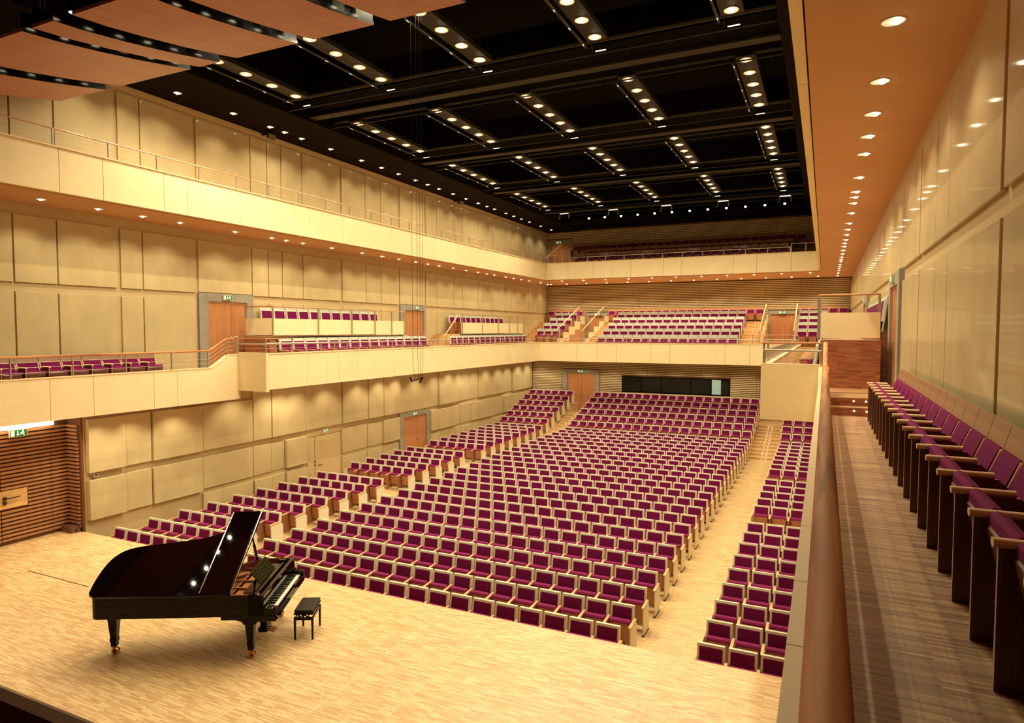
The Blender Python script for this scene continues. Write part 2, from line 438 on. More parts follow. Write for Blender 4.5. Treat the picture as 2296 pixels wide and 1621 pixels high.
# ------------------------------------------------------------------ doors
def door(name, ax, pos, a0, a1, z0, leafa0, leafa1, ztop, fz, leaves, sgn, handle=True, thick=.06):
    """ax 'x': door in a wall of constant x (a = y).  sgn = direction into the room"""
    def B(mb, d0, d1, p0, p1, q0, q1):
        lo, hi = sorted((pos + sgn * d0, pos + sgn * d1))
        if ax == 'x': mb.box(lo, hi, p0, p1, q0, q1)
        else: mb.box(p0, p1, lo, hi, q0, q1)
    f = MB(); B(f, 0, .09, a0, leafa0, z0, fz); B(f, 0, .09, leafa1, a1, z0, fz); B(f, 0, .09, leafa0, leafa1, ztop, fz)
    o = struct(name, f, 'concrete')
    c = MB(); B(c, 0, .055, leafa0, leafa0 + .05, z0, ztop); B(c, 0, .055, leafa1 - .05, leafa1, z0, ztop); B(c, 0, .055, leafa0 + .05, leafa1 - .05, ztop - .05, ztop)
    c.build('door_frame', 'door', o)
    cuts = [leafa0 + .05] + leaves + [leafa1 - .05]
    for p, q in zip(cuts[:-1], cuts[1:]):
        l = MB(); B(l, 0, .04, p + .004, q - .004, z0 + .01, ztop - .052); l.build('door_leaf', 'door', o, bevel=.004)
    if handle:
        h = MB(); hp = leaves[0] if leaves else leafa1 - .1
        for s2 in ((-1, 1) if leaves else (-1,)):
            y = hp + .06 * s2; zz = z0 + 1.0
            if ax == 'x':
                X = pos + sgn * .09
                h.tube([(pos + sgn * .04, y, zz), (X, y, zz), (X, y + .14 * s2, zz)], .011)
            else:
                X = pos + sgn * .09
                h.tube([(y, pos + sgn * .04, zz), (y, X, zz), (y + .14 * s2, X, zz)], .011)
        h.build('door_handle', 'chrome', o, smooth=True)
    return o
door('door_1', 'x', WL, 14.3, 16.43, ZUP, 14.64, 16.17, 6.19, 6.45, [15.55], 1)
door('door_2', 'x', WL, 24.99, 27.1, ZUP, 25.36, 26.92, 6.2, 6.45, [], 1)
door('door_3', 'x', WL, 24.84, 27.42, ZF, 25.18, 27.12, 1.25, 1.47, [26.35], 1)
door('door_4', 'y', YW, -15.25, -12.79, .17, -14.95, -13.07, 2.55, 2.80, [-13.95], -1)
door('door_5', 'y', YW, -3.27, -.8, .17, -3.0, -1.1, 2.55, 2.80, [-2.05], -1)
door('door_6', 'y', YM, -3.1, -1.48, ZUP, -3.0, -1.62, 6.24, 6.46, [], -1)
door('door_7', 'y', YM, mir(-1.48), mir(-3.1), ZUP, mir(-1.62), mir(-3.0), 6.24, 6.46, [], -1)
door('door_8', 'x', WR, 14.3, 16.43, ZUP, 14.64, 16.17, 6.19, 6.45, [], -1)
door('door_9', 'x', WR, 24.99, 27.1, ZUP, 25.36, 26.92, 6.2, 6.45, [], -1)
door('door_10', 'y', YM, -17.49, -15.57, 9.0, -17.28, -15.84, 11.1, 11.44, [], -1)
fd = MB(); fd.box(WL, WL + .03, 18.93, 20.85, ZF, 1.24); d11 = struct('door_11', fd, 'veneerb')
g = MB()
for y in (18.93, 19.35, 20.85): g.box(WL + .03, WL + .032, y - .008, y + .008, ZF, 1.24)
g.box(WL + .03, WL + .032, 18.93, 20.85, 1.235, 1.25); g.build('door_gap', 'groove', d11)
g = MB(); g.tube([(WL + .03, 19.55, .12), (WL + .1, 19.55, .12), (WL + .1, 19.72, .12)], .012); g.tube([(WL + .03, 19.33, .13), (WL + .1, 19.33, .13), (WL + .1, 19.33, .3), (WL + .03, 19.33, .3)], .012); g.build('door_handle', 'foot', d11)

# ------------------------------------------------------------------ control booth window
wn = MB(); wn.box(-11.32, -4.9, YW - .06, YW, 1.46, 1.5, 'black'); wn.box(-11.32, -4.9, YW - .06, YW, 2.4, 2.44, 'black')
for x in (-11.32, -10.14, -8.9, -7.16, -5.98, -4.94): wn.box(x, x + .04, YW - .06, YW, 1.46, 2.44, 'black')
win = struct('window_1', wn)
gl = MB(); gl.box(-11.3, -5.95, YW - .03, YW - .02, 1.5, 2.4); gl.box(-5.4, -4.94, YW - .03, YW - .02, 1.5, 2.4); gl.build('glass_pane', 'glass', win)
gl = MB(); gl.box(-5.93, -5.42, YW - .03, YW - .02, 1.52, 2.38); gl.build('lit_pane', 'glassb', win)

# ------------------------------------------------------------------ galleries
def parapet_y(mb, x0, x1, y0, y1, z0, z1, joints, m='cream'):
    """parapet running along y, made of boards with fine joints"""
    mb.box(x0 + .02, x1 - .02, y0, y1, z0 + .01, z1 - .01, 'groove')
    ys = [y0] + [j for j in joints if y0 + .3 < j < y1 - .3] + [y1]
    for a, b in zip(ys[:-1], ys[1:]): mb.box(x0, x1, a + .006, b - .006, z0, z1, m)
def parapet_x(mb, x0, x1, y0, y1, z0, z1, joints, m='cream'):
    mb.box(x0, x1, y0 + .02, y1 - .02, z0 + .01, z1 - .01, 'groove')
    xs = [x0] + [j for j in joints if x0 + .3 < j < x1 - .3] + [x1]
    for a, b in zip(xs[:-1], xs[1:]): mb.box(a + .006, b - .006, y0, y1, z0, z1, m)
JB = [-14.2, -12.6, -11.4, -10.3, -8.4, -7.4, -4.6, -3.4, -1.7]
# slabs
sl = MB()
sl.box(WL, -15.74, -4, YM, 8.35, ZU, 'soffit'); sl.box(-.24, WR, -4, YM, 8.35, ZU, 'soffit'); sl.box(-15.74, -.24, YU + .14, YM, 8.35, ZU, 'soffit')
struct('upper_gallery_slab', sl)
sp = MB()
parapet_y(sp, -15.72, -15.6, -4, YU + .12, 8.38, 9.37, JM)
parapet_y(sp, -.38, -.26, -4, YU + .12, 8.38, 9.37, JM)
parapet_x(sp, -15.6, -.38, YU, YU + .12, 8.38, 9.37, JB)
sp.box(-15.76, -15.57, -4, YU + .14, 9.37, 9.40, 'cap'); sp.box(-.41, -.24, -4, YU + .14, 9.37, 9.40, 'cap'); sp.box(-15.6, -.38, YU - .03, YU + .14, 9.37, 9.40, 'cap')
struct('upper_gallery_parapet', sp)
sl = MB()
XI = -14.88
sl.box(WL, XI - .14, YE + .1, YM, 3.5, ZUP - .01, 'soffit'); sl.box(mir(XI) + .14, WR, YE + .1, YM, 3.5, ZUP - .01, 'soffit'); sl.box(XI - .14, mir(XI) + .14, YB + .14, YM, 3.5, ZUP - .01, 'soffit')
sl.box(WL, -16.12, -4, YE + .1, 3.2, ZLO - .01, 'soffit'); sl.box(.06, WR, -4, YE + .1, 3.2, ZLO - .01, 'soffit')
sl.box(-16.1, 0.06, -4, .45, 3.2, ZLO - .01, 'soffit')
sl.box(WL, -16.12, -4, 13.28, ZLO - .01, ZLO, 'walk'); sl.box(.0, WR, -4, 13.28, ZLO - .01, ZLO, 'walk'); sl.box(-16.0, 0., -4, .45, ZLO - .01, ZLO, 'walk')
sl.box(WL, XI - .12, YE, YM, ZUP - .01, ZUP, 'walk'); sl.box(mir(XI) + .12, WR, YE, YM, ZUP - .01, ZUP, 'walk'); sl.box(XI - .12, mir(XI) + .12, YB + .12, YM, ZUP - .01, ZUP, 'walk')
for x0, x1 in ((WL, -16.12), (-.0, WR)):
    sl.box(x0, x1, 13.28, YE + .1, ZLO - .01, 3.91, 'walk'); sl.box(x0, x1, 13.56, YE + .1, 3.91, ZUP, 'walk')
    sl.box(x0, x1, 13.268, 13.28, ZLO, 3.895, 'parqwall'); sl.box(x0, x1, 13.548, 13.56, 3.91, 4.045, 'parqwall')
struct('gallery_slab', sl)
dm = MB(); dm.tube([(0, -.006, 0), (0, .006, 0)], .016, n=10); DOT = dm.mesh('step_light', 'dot')
def dot(x, y, z, lab, group):
    o = bpy.data.objects.new('step_riser_light', DOT); COL.objects.link(o); o.location = (x, y, z); tag(o, lab, 'light', group)  # glowing disc set in a riser, a plain step light
for q, (z, y) in enumerate(((3.85, 13.262), (4.0, 13.542))):
    for p, x in enumerate((.50, .70, -16.6, -16.8)):
        dot(x, y, z, 'round white light in the %s riser of the %s gallery steps, %s one' % (('lower', 'upper')[q], ('right', 'left')[p // 2], ('left-hand', 'right-hand', 'right-hand', 'left-hand')[p]), 'gallery step lights')

# parapets of the middle gallery
mp = MB()
parapet_y(mp, XI - .12, XI, YE, YB + .12, 3.52, 4.57, [16.2, 17.1, 17.7, 18.7, 20.9, 23.1, 25.9, 28.5, 31, 33.2])
parapet_y(mp, mir(XI), mir(XI) + .12, YE, YB + .12, 3.52, 4.57, [16.2, 17.1, 17.7, 18.7, 20.9, 23.1, 25.9, 28.5, 31, 33.2])
parapet_x(mp, XI, mir(XI), YB, YB + .12, 3.52, 4.57, JB)
mp.box(XI - .15, XI + .02, YE, YB + .14, 4.57, 4.6, 'cap'); mp.box(mir(XI) - .02, mir(XI) + .15, YE, YB + .14, 4.57, 4.6, 'cap'); mp.box(XI - .1, mir(XI) + .1, YB - .02, YB + .14, 4.57, 4.6, 'cap')
for xa, xb in ((-16.05, XI), (mir(XI), -.06)):   # end faces where the gallery widens
    mp.box(xa, xb, YE - .1, YE, 3.46, 4.59, 'cream')
    mp.box(xa, xb, YE - .1, YE + .05, 4.59, 4.615, 'cap')
for xo, sg in ((-16.05, -1), (-.085, 1)):
    x0, x1 = sorted((xo, xo + sg * .12))
    js = [-4, 4.2, 5.3, 6.4, 7.9, 9.11, 10.11, 11.71, 12.41]
    for a, b in zip(js[:-1], js[1:]): mp.box(x0, x1, a + .005, b - .005, 3.2, 4.18, 'cream')
    mp.prism([(12.415, 3.2), (YE, 3.2), (YE, 4.54), (14.19, 4.54), (13.57, 4.18), (12.415, 4.18)], 'x', x0, x1, 'cream')
    mp.box(x0 + .02, x1 - .02, -4, YE, 3.22, 4.17, 'groove')
    c0, c1 = sorted((xo - sg * .015, xo + sg * .16))
    js = [.3, 2.45, 3.1, 4.0, 5.7, 7.0, 8.33, 9.66, 10.97, 12.28]
    for a, b in zip(js[:-1], js[1:]): mp.box(c0, c1, a + .004, b - .004, 4.18, 4.205, 'cap')
    mp.prism([(12.285, 4.18), (13.57, 4.18), (14.19, 4.54), (YE, 4.54), (YE, 4.565), (14.18, 4.565), (13.56, 4.205), (12.285, 4.205)], 'x', c0, c1, 'cap')
mp.box(-16.05, .0, .42, .54, 3.2, 4.18, 'darkwood'); mp.box(-16.05, -.1, .40, .55, 4.18, 4.205, 'darkwood')
struct('gallery_parapet', mp)

# raised boxes behind the side rows
def raised(left):
    f = (lambda x: x) if left else mir
    mb = MB()
    def B(x0, x1, *r): a, b = f(x0), f(x1); mb.box(min(a, b), max(a, b), *r)
    for y0, y1 in ((15.8, 23.1), (28., 35.2)):
        xe = WL if y0 > 20 else -17.12
        B(WL if y0 > 20 else -17.1, -16.02, y0, y1, 4.98, ZRA, 'walk')
        if y0 < 20: B(WL, -17.1, 16.45, y1, 4.98, ZRA, 'walk'); B(WL, -17.1, 16.44, 16.47, ZUP, ZRA, 'parqwall')
        B(xe, -16.02, y0 - .05, y0, ZUP, ZRA - .01, 'parqwall')
        B(-16.05, -16.02, y0, y1, ZUP, ZRA - .01, 'parqwally')
        B(WL, -16.02, y1, y1 + .03, ZUP, ZRA - .01, 'parqwall')
        ys = [y0] + [y0 + (y1 - y0) * t for t in (.29, .53, .72, .87)] + [y1]
        for a, b in zip(ys[:-1], ys[1:]): B(-16.0, -15.95, a + .006, b - .006, 5.12, 5.66, 'cream')
        if y0 < 20: B(-17.1, -15.97, y0 - .03, y0, 5.13, 5.67, 'cream')
        B(-17.1, -15.98, y0 - .02, y0 + .05, 5.08, 5.10, 'cap')
    for i in range(6):   # steps up into the second box
        B(WL, -16.05, 26.65 + .22 * i, 28, ZUP, ZUP + .17 * (i + 1), 'hallfloor')
    for i in range(6):
        B(WL, -16.05, 23.1, 24.75 - .25 * i, ZUP, ZUP + .17 * (i + 1), 'hallfloor')
    return mb
for nm, l in (('raised_box_left', 1), ('raised_box_right', 0)):
    struct('trim_%d' % (1 if l else 2), raised(l))

# stepped seating at the back of the middle gallery
GY = [37.1 + 1.04 * i for i in range(5)] + [42.42]
def gz(i): return ZUP + .35 * i
gb = MB()
for i in range(1, 6):
    y0 = GY[i - 1] + .08
    for x0, x1 in ((-16.4, -14.62), (-12.0, -4.2), (-1.44, .34)):
        gb.box(x0, x1, y0, YM, gz(i) - .35, gz(i), 'hallfloor'); gb.box(x0, x1, y0 - .01, y0, gz(i) - .35, gz(i) - .01, 'riser')
for x0, x1 in ((WL, -16.4), (-12.92, -12.0), (-4.2, -3.14), (.34, WR)):
    for i in range(1, 11):
        y0 = 36.3 + .5 * i; z = ZUP + .175 * i
        gb.box(x0, x1, y0, YM, z - .175, z, 'hallfloor'); gb.box(x0, x1, y0 - .01, y0, z - .175, z - .012, 'riser')
dt = []
for x0 in (-12.75, -4.05):
    for i in range(1, 11):
        for dx in (.34, .52): dt.append((x0 + dx, 36.3 + .5 * i - .016, ZUP + .175 * i - .08, 'round white light on the %s stairs of the back gallery, %s step, %s' % ('left' if x0 < -9 else 'right', ordn(i), 'left one' if dx < .4 else 'right one')))
for x in (-14.62, -12.96, -3.14, -1.48):   # side boards of the two door passages
    for i in range(5):
        y0 = 37.2 + 1.04 * i; gb.box(x, x + .04, y0, min(y0 + 1.04, YM - .02), ZUP, ZUP + .2 + .35 * i, 'riser')
        gb.box(x - .012, x + .052, y0, min(y0 + .9, YM - .02), ZUP + .2 + .35 * i, ZUP + .75 + .35 * i, 'cream')
o = struct('gallery_platform', gb)
for x, y, z, lab in dots: dot(x, y, z, lab, 'stalls aisle step lights')
for x, y, z, lab in dt: dot(x, y, z, lab, 'back gallery stair lights')
# top gallery seating platform
tg = MB(); TY = [39.65, 40.9, 42.3]; TZ = [9.13, 9.52, 9.95]
for i in range(3):
    tg.box(-15.5, -.56, (TY[i] - .85), YM, ZU, TZ[i], 'riser')
struct('upper_platform', tg)

# ------------------------------------------------------------------ ceiling
ce = MB()
ce.box(-18.4, 2.4, -4, YM + .2, 14.6, 14.8, 'black')
ce.box(WL, -15.1, -4, YM, 11.98, 12.1, 'blackside'); ce.box(-1.05, WR, -4, YM, 11.98, 12.1, 'blackside')
ce.box(-15.14, -15.1, -4, YM, 12.1, 14.6, 'blackside'); ce.box(-1.05, -1.01, -4, YM, 12.1, 14.6, 'blackside')
ce.box(-15.1, -1.05, 39.2, YM, 12.04, 12.16, 'black')
struct('ceiling', ce)
def bridge(y, lab):
    b = thing('ceiling_bridge', lab, 'lighting bridge', (XC, y, 12.1), group=None)
    mb = MB(); mb.box(-15.1, -1.05, y - .16, y + .16, 12.08, 12.12); mb.build('lower_flange', 'olive', b)
    mb = MB(); mb.box(-15.1, -1.05, y - .45, y + .45, 12.5, 13.3); mb.build('walkway', 'black', b)
    mb = MB()
    for dy, z, r in ((-1.28, 12.25, .055), (-1.0, 12.05, .022), (.95, 12.05, .02), (1.05, 12.25, .045)):
        mb.tube([(-15.1, y + dy, z), (-1.05, y + dy, z)], r, n=6)
    mb.build('pipe', 'olive', b)
bridge(16.8, 'dark lighting bridge across the black ceiling, nearest the stage')
bridge(23.25, 'dark lighting bridge crossing the ceiling, second from the stage')
bridge(29.7, 'dark lighting bridge crossing the ceiling, third from the stage')
bridge(36.1, 'dark lighting bridge crossing the ceiling, nearest the back wall')
bridge(10.3, 'dark lighting bridge above the reflector panels over the stage')
# lamp bars
LB = [11.25, 17.8, 23.9, 30.25]
WARM = (1.0, .855, .54)
def area(name, loc, sx, sy, power, parent=None, col=WARM, spread=180, rot=(0, 0, 0)):
    l = bpy.data.lights.new(name, 'AREA'); l.shape = 'RECTANGLE'; l.size = sx; l.size_y = sy; l.energy = power; l.color = col; l.spread = radians(spread)
    o = bpy.data.objects.new(name, l); COL.objects.link(o); o.location = loc; o.rotation_euler = rot
    if parent is not None: o.parent = parent
    return o
def spot(name, loc, power, ang, parent=None, col=WARM, blend=.6, r=.05, rot=(0, 0, 0)):
    l = bpy.data.lights.new(name, 'SPOT'); l.energy = power; l.color = col; l.spot_size = radians(ang); l.spot_blend = blend; l.shadow_soft_size = r
    o = bpy.data.objects.new(name, l); COL.objects.link(o); o.location = loc; o.rotation_euler = rot
    if parent is not None: o.parent = parent
    return o
P_BAR, P_WALL, P_BACK, P_STAGE, P_LOW = 180., 112., 300., 40., 125.
for j, y0 in enumerate(LB):
    for i in range(5):
        x = XC + 3.04 * (i - 2)
        lab = '%s lamp bar from the left wall, %s bar row from the stage' % (ordn(i + 1), ordn(j + 1))
        t = thing('ceiling_lamp_bar', lab, 'ceiling lamp', (x, y0, 12.12), group='lamp bars under the black ceiling')
        mb = MB(); mb.box(-.24, .24, -.12, 4.0, .0, .03); mb.box(-.24, -.2, -.12, 4.0, .03, .12); mb.box(.2, .24, -.12, 4.0, .03, .12); mb.build('channel', 'olive', t, world=False)
        mb = MB(); mb.box(-.31, -.26, -.12, 4.0, -.14, -.11); mb.build('side_rail', 'olive', t, world=False)
        for k in range(5):
            lx = MB(); Y = .1 + .92 * k
            lx.lathe([(.155, -.012), (.165, -.012), (.165, .0), (.155, .0)], (0, Y, 0), 'steel', 18)
            lx.lathe([(.0, -.012), (.15, -.012)], (0, Y, 0), 'lampdim', 18)
            lx.lathe([(.0, -.045), (.045, -.045), (.06, -.012)], (0, Y, 0), 'lamphot' if j == 0 and i > 1 else 'lamp', 12)
            lp = lx.build('lamp', None, t, world=False)
            gx = MB(); gx.box(-.29, -.275, Y - .06, Y + .04, -.146, -.1405, 'tube'); gx.build('painted_glint', None, lp, world=False)  # small glowing strip stands in for the lamp's reflection on the rail
            spot('lamp_light', (x, y0 + Y, 12.12 - .08), P_BAR * (1.9 if j == 0 else 1), 150, r=.07, blend=.45)
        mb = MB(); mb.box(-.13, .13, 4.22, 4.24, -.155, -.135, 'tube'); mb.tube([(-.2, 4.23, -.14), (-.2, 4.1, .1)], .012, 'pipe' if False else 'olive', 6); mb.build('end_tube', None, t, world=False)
# row of small bulbs and yoke projectors near the back
for k in range(12):
    x = -13.15 + (-2.1 + 13.15) * k / 11
    t = thing('ceiling_bulb', '%s glowing pinkish bulb from the left in the row before the upper back wall' % ordn(k + 1), 'bulb', (x, 38.7, 12.1), group='row of bulbs above the top gallery')
    mb = MB(); mb.cyl((0, 0), .05, 0, .4, 'black', 8); mb.lathe([(0, -.07), (.05, -.05), (.07, 0), (.05, .03), (0, .03)], (0, 0, 0), 'bulb', 10); mb.build('bulb', None, t, world=False)
for k, (x, y) in enumerate(((-14.06, 36.9), (-11.08, 36.9), (-8.06, 36.9), (-5.04, 36.9), (-1.99, 36.9))):
    t = thing('ceiling_spotlight', '%s yoke-mounted spotlight from the left hanging before the upper back wall' % ordn(k + 1), 'spotlight', (x, y, 12.0), group='yoke spotlights')
    mb = MB(); mb.box(-.26, .26, -.03, .03, .14, .18, 'tube'); mb.box(-.30, -.26, -.03, .03, -.14, .18, 'steel'); mb.box(.26, .30, -.03, .03, -.14, .18, 'steel'); mb.box(-.4, -.26, -.02, .02, -.14, -.10, 'steel')
    mb.build('yoke', None, t, world=False)
    mb = MB(); mb.tube([(0, -.12, 0), (0, .2, .05)], .1, 'black', 10); mb.build('lamp_housing', None, t, world=False)

# ------------------------------------------------------------------ downlights
DY = [7.65, 9.40, 10.75, 11.95, 13.1, 15.05, 16.55, 17.2, 18.0, 19.5, 21.3, 22.6, 23.8, 25.1, 26.1, 27.1, 28.4, 29.7, 31.0, 32.0, 32.9, 34.35, 35.4, 36.5, 37.7, 39.5, 41.3]
mbd = MB()
mbd.lathe([(.105, -.004), (.118, -.004), (.118, .0), (.105, .0)], (0, 0, 0), 'steel', 20)
mbd.lathe([(.0, -.001), (.105, -.001)], (0, 0, 0), 'lampdim', 20)
me_d = mbd.mesh('downlight_reflector')
mbl = MB(); mbl.lathe([(0, -.03), (.03, -.026), (.04, -.001)], (.03, 0, 0), 'lamphot', 12); me_l = mbl.mesh('downlight_bulb')
def downlight(x, y, z, lab, group, sgn, power, ang=118, wall=True, rot=(0, 0, 0), light=True):
    t = bpy.data.objects.new('downlight', me_d); COL.objects.link(t); t.location = (x, y, z)
    t.rotation_euler = (0, 0, 0 if sgn > 0 else pi)
    tag(t, lab, 'downlight', group)
    b = bpy.data.objects.new('bulb', me_l); COL.objects.link(b); b.parent = t
    if light:
        s = spot('downlight_lamp', (x, y, z - .04), power, ang, None, rot=rot, r=.045, blend=.7)
    return t
n = 0
for i, y in enumerate(DY):
    if y < 11: 
        pass
    if i >= 2: downlight(-16.65, y, 11.97, '%s downlight from the stage in the black ceiling edge above the left wall' % ordn(i - 1), 'downlights above the top left gallery', -1, P_WALL)
    if i >= 1: downlight(-16.65, y, 8.347, '%s downlight from the stage under the left top gallery' % ordn(i), 'downlights under the left top gallery', -1, P_WALL)
    downlight(mir(-16.65) + .03 if False else .545, y, 8.347, '%s downlight from the viewer under the right top gallery' % ordn(i + 1), 'downlights under the right top gallery', 1, P_WALL, 118)
k = 0
for i in range(13):
    x = -16.95 + 1.375 * i
    if i >= 0: downlight(x, 41.3, 8.347, '%s downlight from the left in the rear row under the back top gallery' % ordn(i + 1), 'rear row of downlights under the back gallery', 1, P_BACK, 110, light=i > 0)
    x = -14.9 + 1.41 * i
    if x < -.4: downlight(x, 38.65, 8.347, '%s downlight from the left in the front row under the back top gallery' % ordn(i + 1), 'front row of downlights under the back gallery', 1, P_BACK * .8, 110)
for i, y in enumerate([16.9, 17.55, 18.3, 19.9, 21.8, 23.2, 24.4, 26.1, 27.8, 29.0, 30.2, 31.0, 32.0, 33.3, 34.9, 36.2, 37.6, 39.0]):
    downlight(-16.75, y, 3.495, '%s downlight from the stage under the left middle gallery' % ordn(i + 1), 'downlights under the left middle gallery', -1, P_LOW * 1.15)
    if i % 2 == 0: spot('downlight_lamp', (.7, y, 3.45), P_LOW * 1.5, 118)
for i, y in enumerate([9.96, 10.9, 11.9, 13.2, 15.4]):
    if y < 14: downlight(-16.75 if i else -16.6, y, 3.197, '%s downlight from the slatted wall under the low end of the left gallery' % ordn(i + 1), 'downlights under the low left gallery', -1, P_LOW)
    else: downlight(-16.75, y, 3.495, 'downlight under the step of the left middle gallery', None, -1, P_LOW)
for i in range(9):
    x = -15.6 + 1.9 * i
    spot('downlight_lamp', (x, 38.6, 3.45), P_LOW * 1.1, 130)
    area_ = None
area('cove_lamp', (-17.93, 6.4, 2.98), 0.12, 7.6, 48, rot=(0, radians(0), 0))

# ------------------------------------------------------------------ reflector canopy over the stage
PROF = [(4.2, 9.70), (5.0, 9.69), (5.95, 9.73), (6.45, 9.775), (7.1, 9.865), (7.8, 9.98), (8.4, 10.095), (8.85, 10.19)]
PX = [(-14.9, -13.36), (-12.88, -10.88), (-10.63, -10.11), (-9.68, -8.25), (-7.9, -6.65), (-6.33, -4.96)]
names = ['leftmost long curved wooden reflector panel beside the left wall', 'widest curved wooden reflector panel above the piano', 'narrow curved wooden reflector strip between two wide panels',
         'curved wooden reflector panel right of the narrow strip', 'curved wooden reflector panel, second from the right end', 'curved wooden reflector panel, rightmost above the stage']
for (x0, x1), lab in zip(PX, names):
    xm = (x0 + x1) / 2
    pr = [p for p in PROF if p[0] > 5.5 or x0 < -14]
    if x0 > -14: pr = [(5.95, 9.73)] + pr[1:]
    t = thing('hanging_reflector_panel', lab, 'acoustic panel', (xm, 7.4, 10.0), group=None)
    poly = pr + [(y, z + .05) for y, z in reversed(pr)]
    mb = MB(); mb.prism(poly, 'x', x0, x1, 'glossblack', side='canopy'); mb.build('curved_board', None, t)
    mb = MB()
    for x in (x0 + .02, x1 - .05):
        pl = [(y, z + .05) for y, z in pr] + [(y, z + .30) for y, z in reversed(pr)]
        mb.prism(pl, 'x', x, x + .03, 'glossblack')
    mb.build('side_rib', None, t)
    mb = MB()
    for x in (x0 + .2, x1 - .2):
        for y, z in ((6.4, 9.85), (8.4, 10.18)): mb.tube([(x, y, z), (x, y, 14.6)], .006, n=5)
    mb.build('hanging_cable', 'cable', t)
gaps = [(-13.12), (-10.755), (-9.9), (-8.07), (-6.5)]
for gi, x in enumerate(gaps):
    w = ['leftmost', 'second', 'third', 'fourth', 'rightmost'][gi]
    for q in range(6):
        y = 6.1 + .5 * q + .06 * (gi % 2)
        z = [9.73, 9.79, 9.87, 9.97, 10.04, 10.13][q] + .14
        t = thing('ceiling_stage_spot', '%s small stage spot from the back in the %s gap between reflector panels' % (ordn(q + 1), w), 'spotlight', (x, y, z), group='stage spots between reflector panels')
        mb = MB(); mb.cyl((0, 0), .06, .0, .18, 'black', 10); mb.lathe([(0, -.004), (.055, -.004)], (0, 0, 0), 'lamp', 10); mb.tube([(0, 0, .18), (0, 0, 4.1)], .01, 'black', 4); mb.build('lamp_housing', None, t, world=False)
        spot('stage_lamp', (x, y, z - .05), P_STAGE, 95, r=.04, col=(1, .80, .48))
for (x, y) in ((-11.5, 9.9), (-4.5, 9.9)):
    pass

# ------------------------------------------------------------------ railings
def railing(lab, segs, posts, mt='rail', r=.024, cables=(), pr=.018, cr=.0035, group=None, sq=False, pmat='steel', loc=None):
    """segs = list of rail polylines; posts = [(x, y, z0, z1)]; cables = polylines"""
    p = segs[0][0]
    t = thing('gallery_railing', lab, 'railing', loc or (posts[0][0], posts[0][1], posts[0][2]), group=group)
    for s in segs:
        mb = MB(); mb.tube(s, r, n=20 if r > .035 else 10); mb.build('handrail', mt, t, smooth=True)
    for x, y, z0, z1 in posts:
        mb = MB(); mb.box(x - pr, x + pr, y - pr * .6, y + pr * .6, z0, z1); mb.build('post', pmat, t)
    if cables:
        mb = MB()
        for s in cables: mb.tube(s, cr, n=5)
        mb.build('cable', 'cable', t)
    return t
# lower sections of the middle gallery, oak rail (the right one runs beside the viewer)
for left in (1, 0):
    X = -16.09 if left else .015; cx = -16.09 if left else .012
    r = .028 if left else .041
    ys = [8.33, 9.656, 10.97, 12.276, 13.45] if left else [8.33, 9.656, 10.97, 12.276, 13.45]
    if left: ys = [4.4, 5.7, 7.0] + ys
    posts = [(X, y, 4.2, 4.68) for y in ys] + [(X, 14.12, 4.5, 5.02)]
    cabs = [[(X, .6 if not left else 3, 4.2 + h), (X, 13.48, 4.2 + h), (X, 14.12, 4.55 + h), (X, 14.4, 4.56 + h)] for h in (.13, .25, .37)]
    segs = [[(X, .45 if not left else 3, 4.69 if left else 4.675), (X, 13.48, 4.69 if left else 4.675), (X, 14.12, 5.03), (X, 14.4, 5.03)]]
    railing('slim oak handrail with steel posts on the low left gallery' if left else 'thick oiled oak handrail running away along the near right gallery', segs, posts, 'rail', r, cabs)
# end faces and upper section
for left in (1, 0):
    f = (lambda x: x) if left else mir
    xo = XI - .05
    side = 'left' if left else 'right'
    xe = -16.09 if left else -16.0
    segs = [[(f(xe), 14.52, 4.88), (f(xo), 14.52, 4.88), (f(xo), 26.3, 4.85)]]
    posts = [(f(xe), 14.52, 4.6, 5.02), (f(xo), 14.52, 4.6, 5.02)] + [(f(xo), 14.9 + .66 * i, 4.6, 4.86) for i in range(18)]
    cabs = [[(f(xe), 14.52, 4.74), (f(xo), 14.52, 4.74), (f(xo), 26.3, 4.72)]]
    t = railing('pale low tube rail and oak end rail on the %s gallery parapet nearest the stage' % side, segs, posts + [(f(xo), 15.6, 4.6, 5.03)], 'steel', .022, cabs, pr=.02)
    mb = MB(); mb.tube([(f(xe), 14.50, 5.04), (f(xo), 14.50, 5.04), (f(xo), 15.6, 5.04)], .018, n=10); mb.build('oak_handrail', 'railx', t, smooth=True)
    segs = [[(f(xo), 26.36, 4.85), (f(xo), YB - .1, 4.85)]]
    posts = [(f(xo), 26.6 + .95 * i, 4.6, 4.84) for i in range(9)]
    railing('pale low tube rail on the far part of the %s gallery parapet' % side, segs, posts, 'steel', .022, [[(f(xo), 26.4, 4.72), (f(xo), YB - .1, 4.72)]], pr=.02)
y = YB + .05
t = railing('pale tube rail along the back gallery parapet with oak rails before both passages', [[(XI, y, 4.83), (mir(XI), y, 4.83)]], [(XI + .4 + 1.18 * i, y, 4.6, 4.82) for i in range(12)] + [(XI + .5 + .73 * i, y, 4.6, 5.04) for i in range(4)] + [(-3.96 + .7 * i, y, 4.6, 5.04) for i in range(5)], 'steel', .022, [[(XI, y, 4.71), (mir(XI), y, 4.71)]])
for xa, xb in ((XI, -11.95), (-3.96, mir(XI))):
    mb = MB(); mb.tube([(xa, y, 5.05), (xb, y, 5.05)], .016, n=8); mb.build('oak_handrail', 'railx', t)
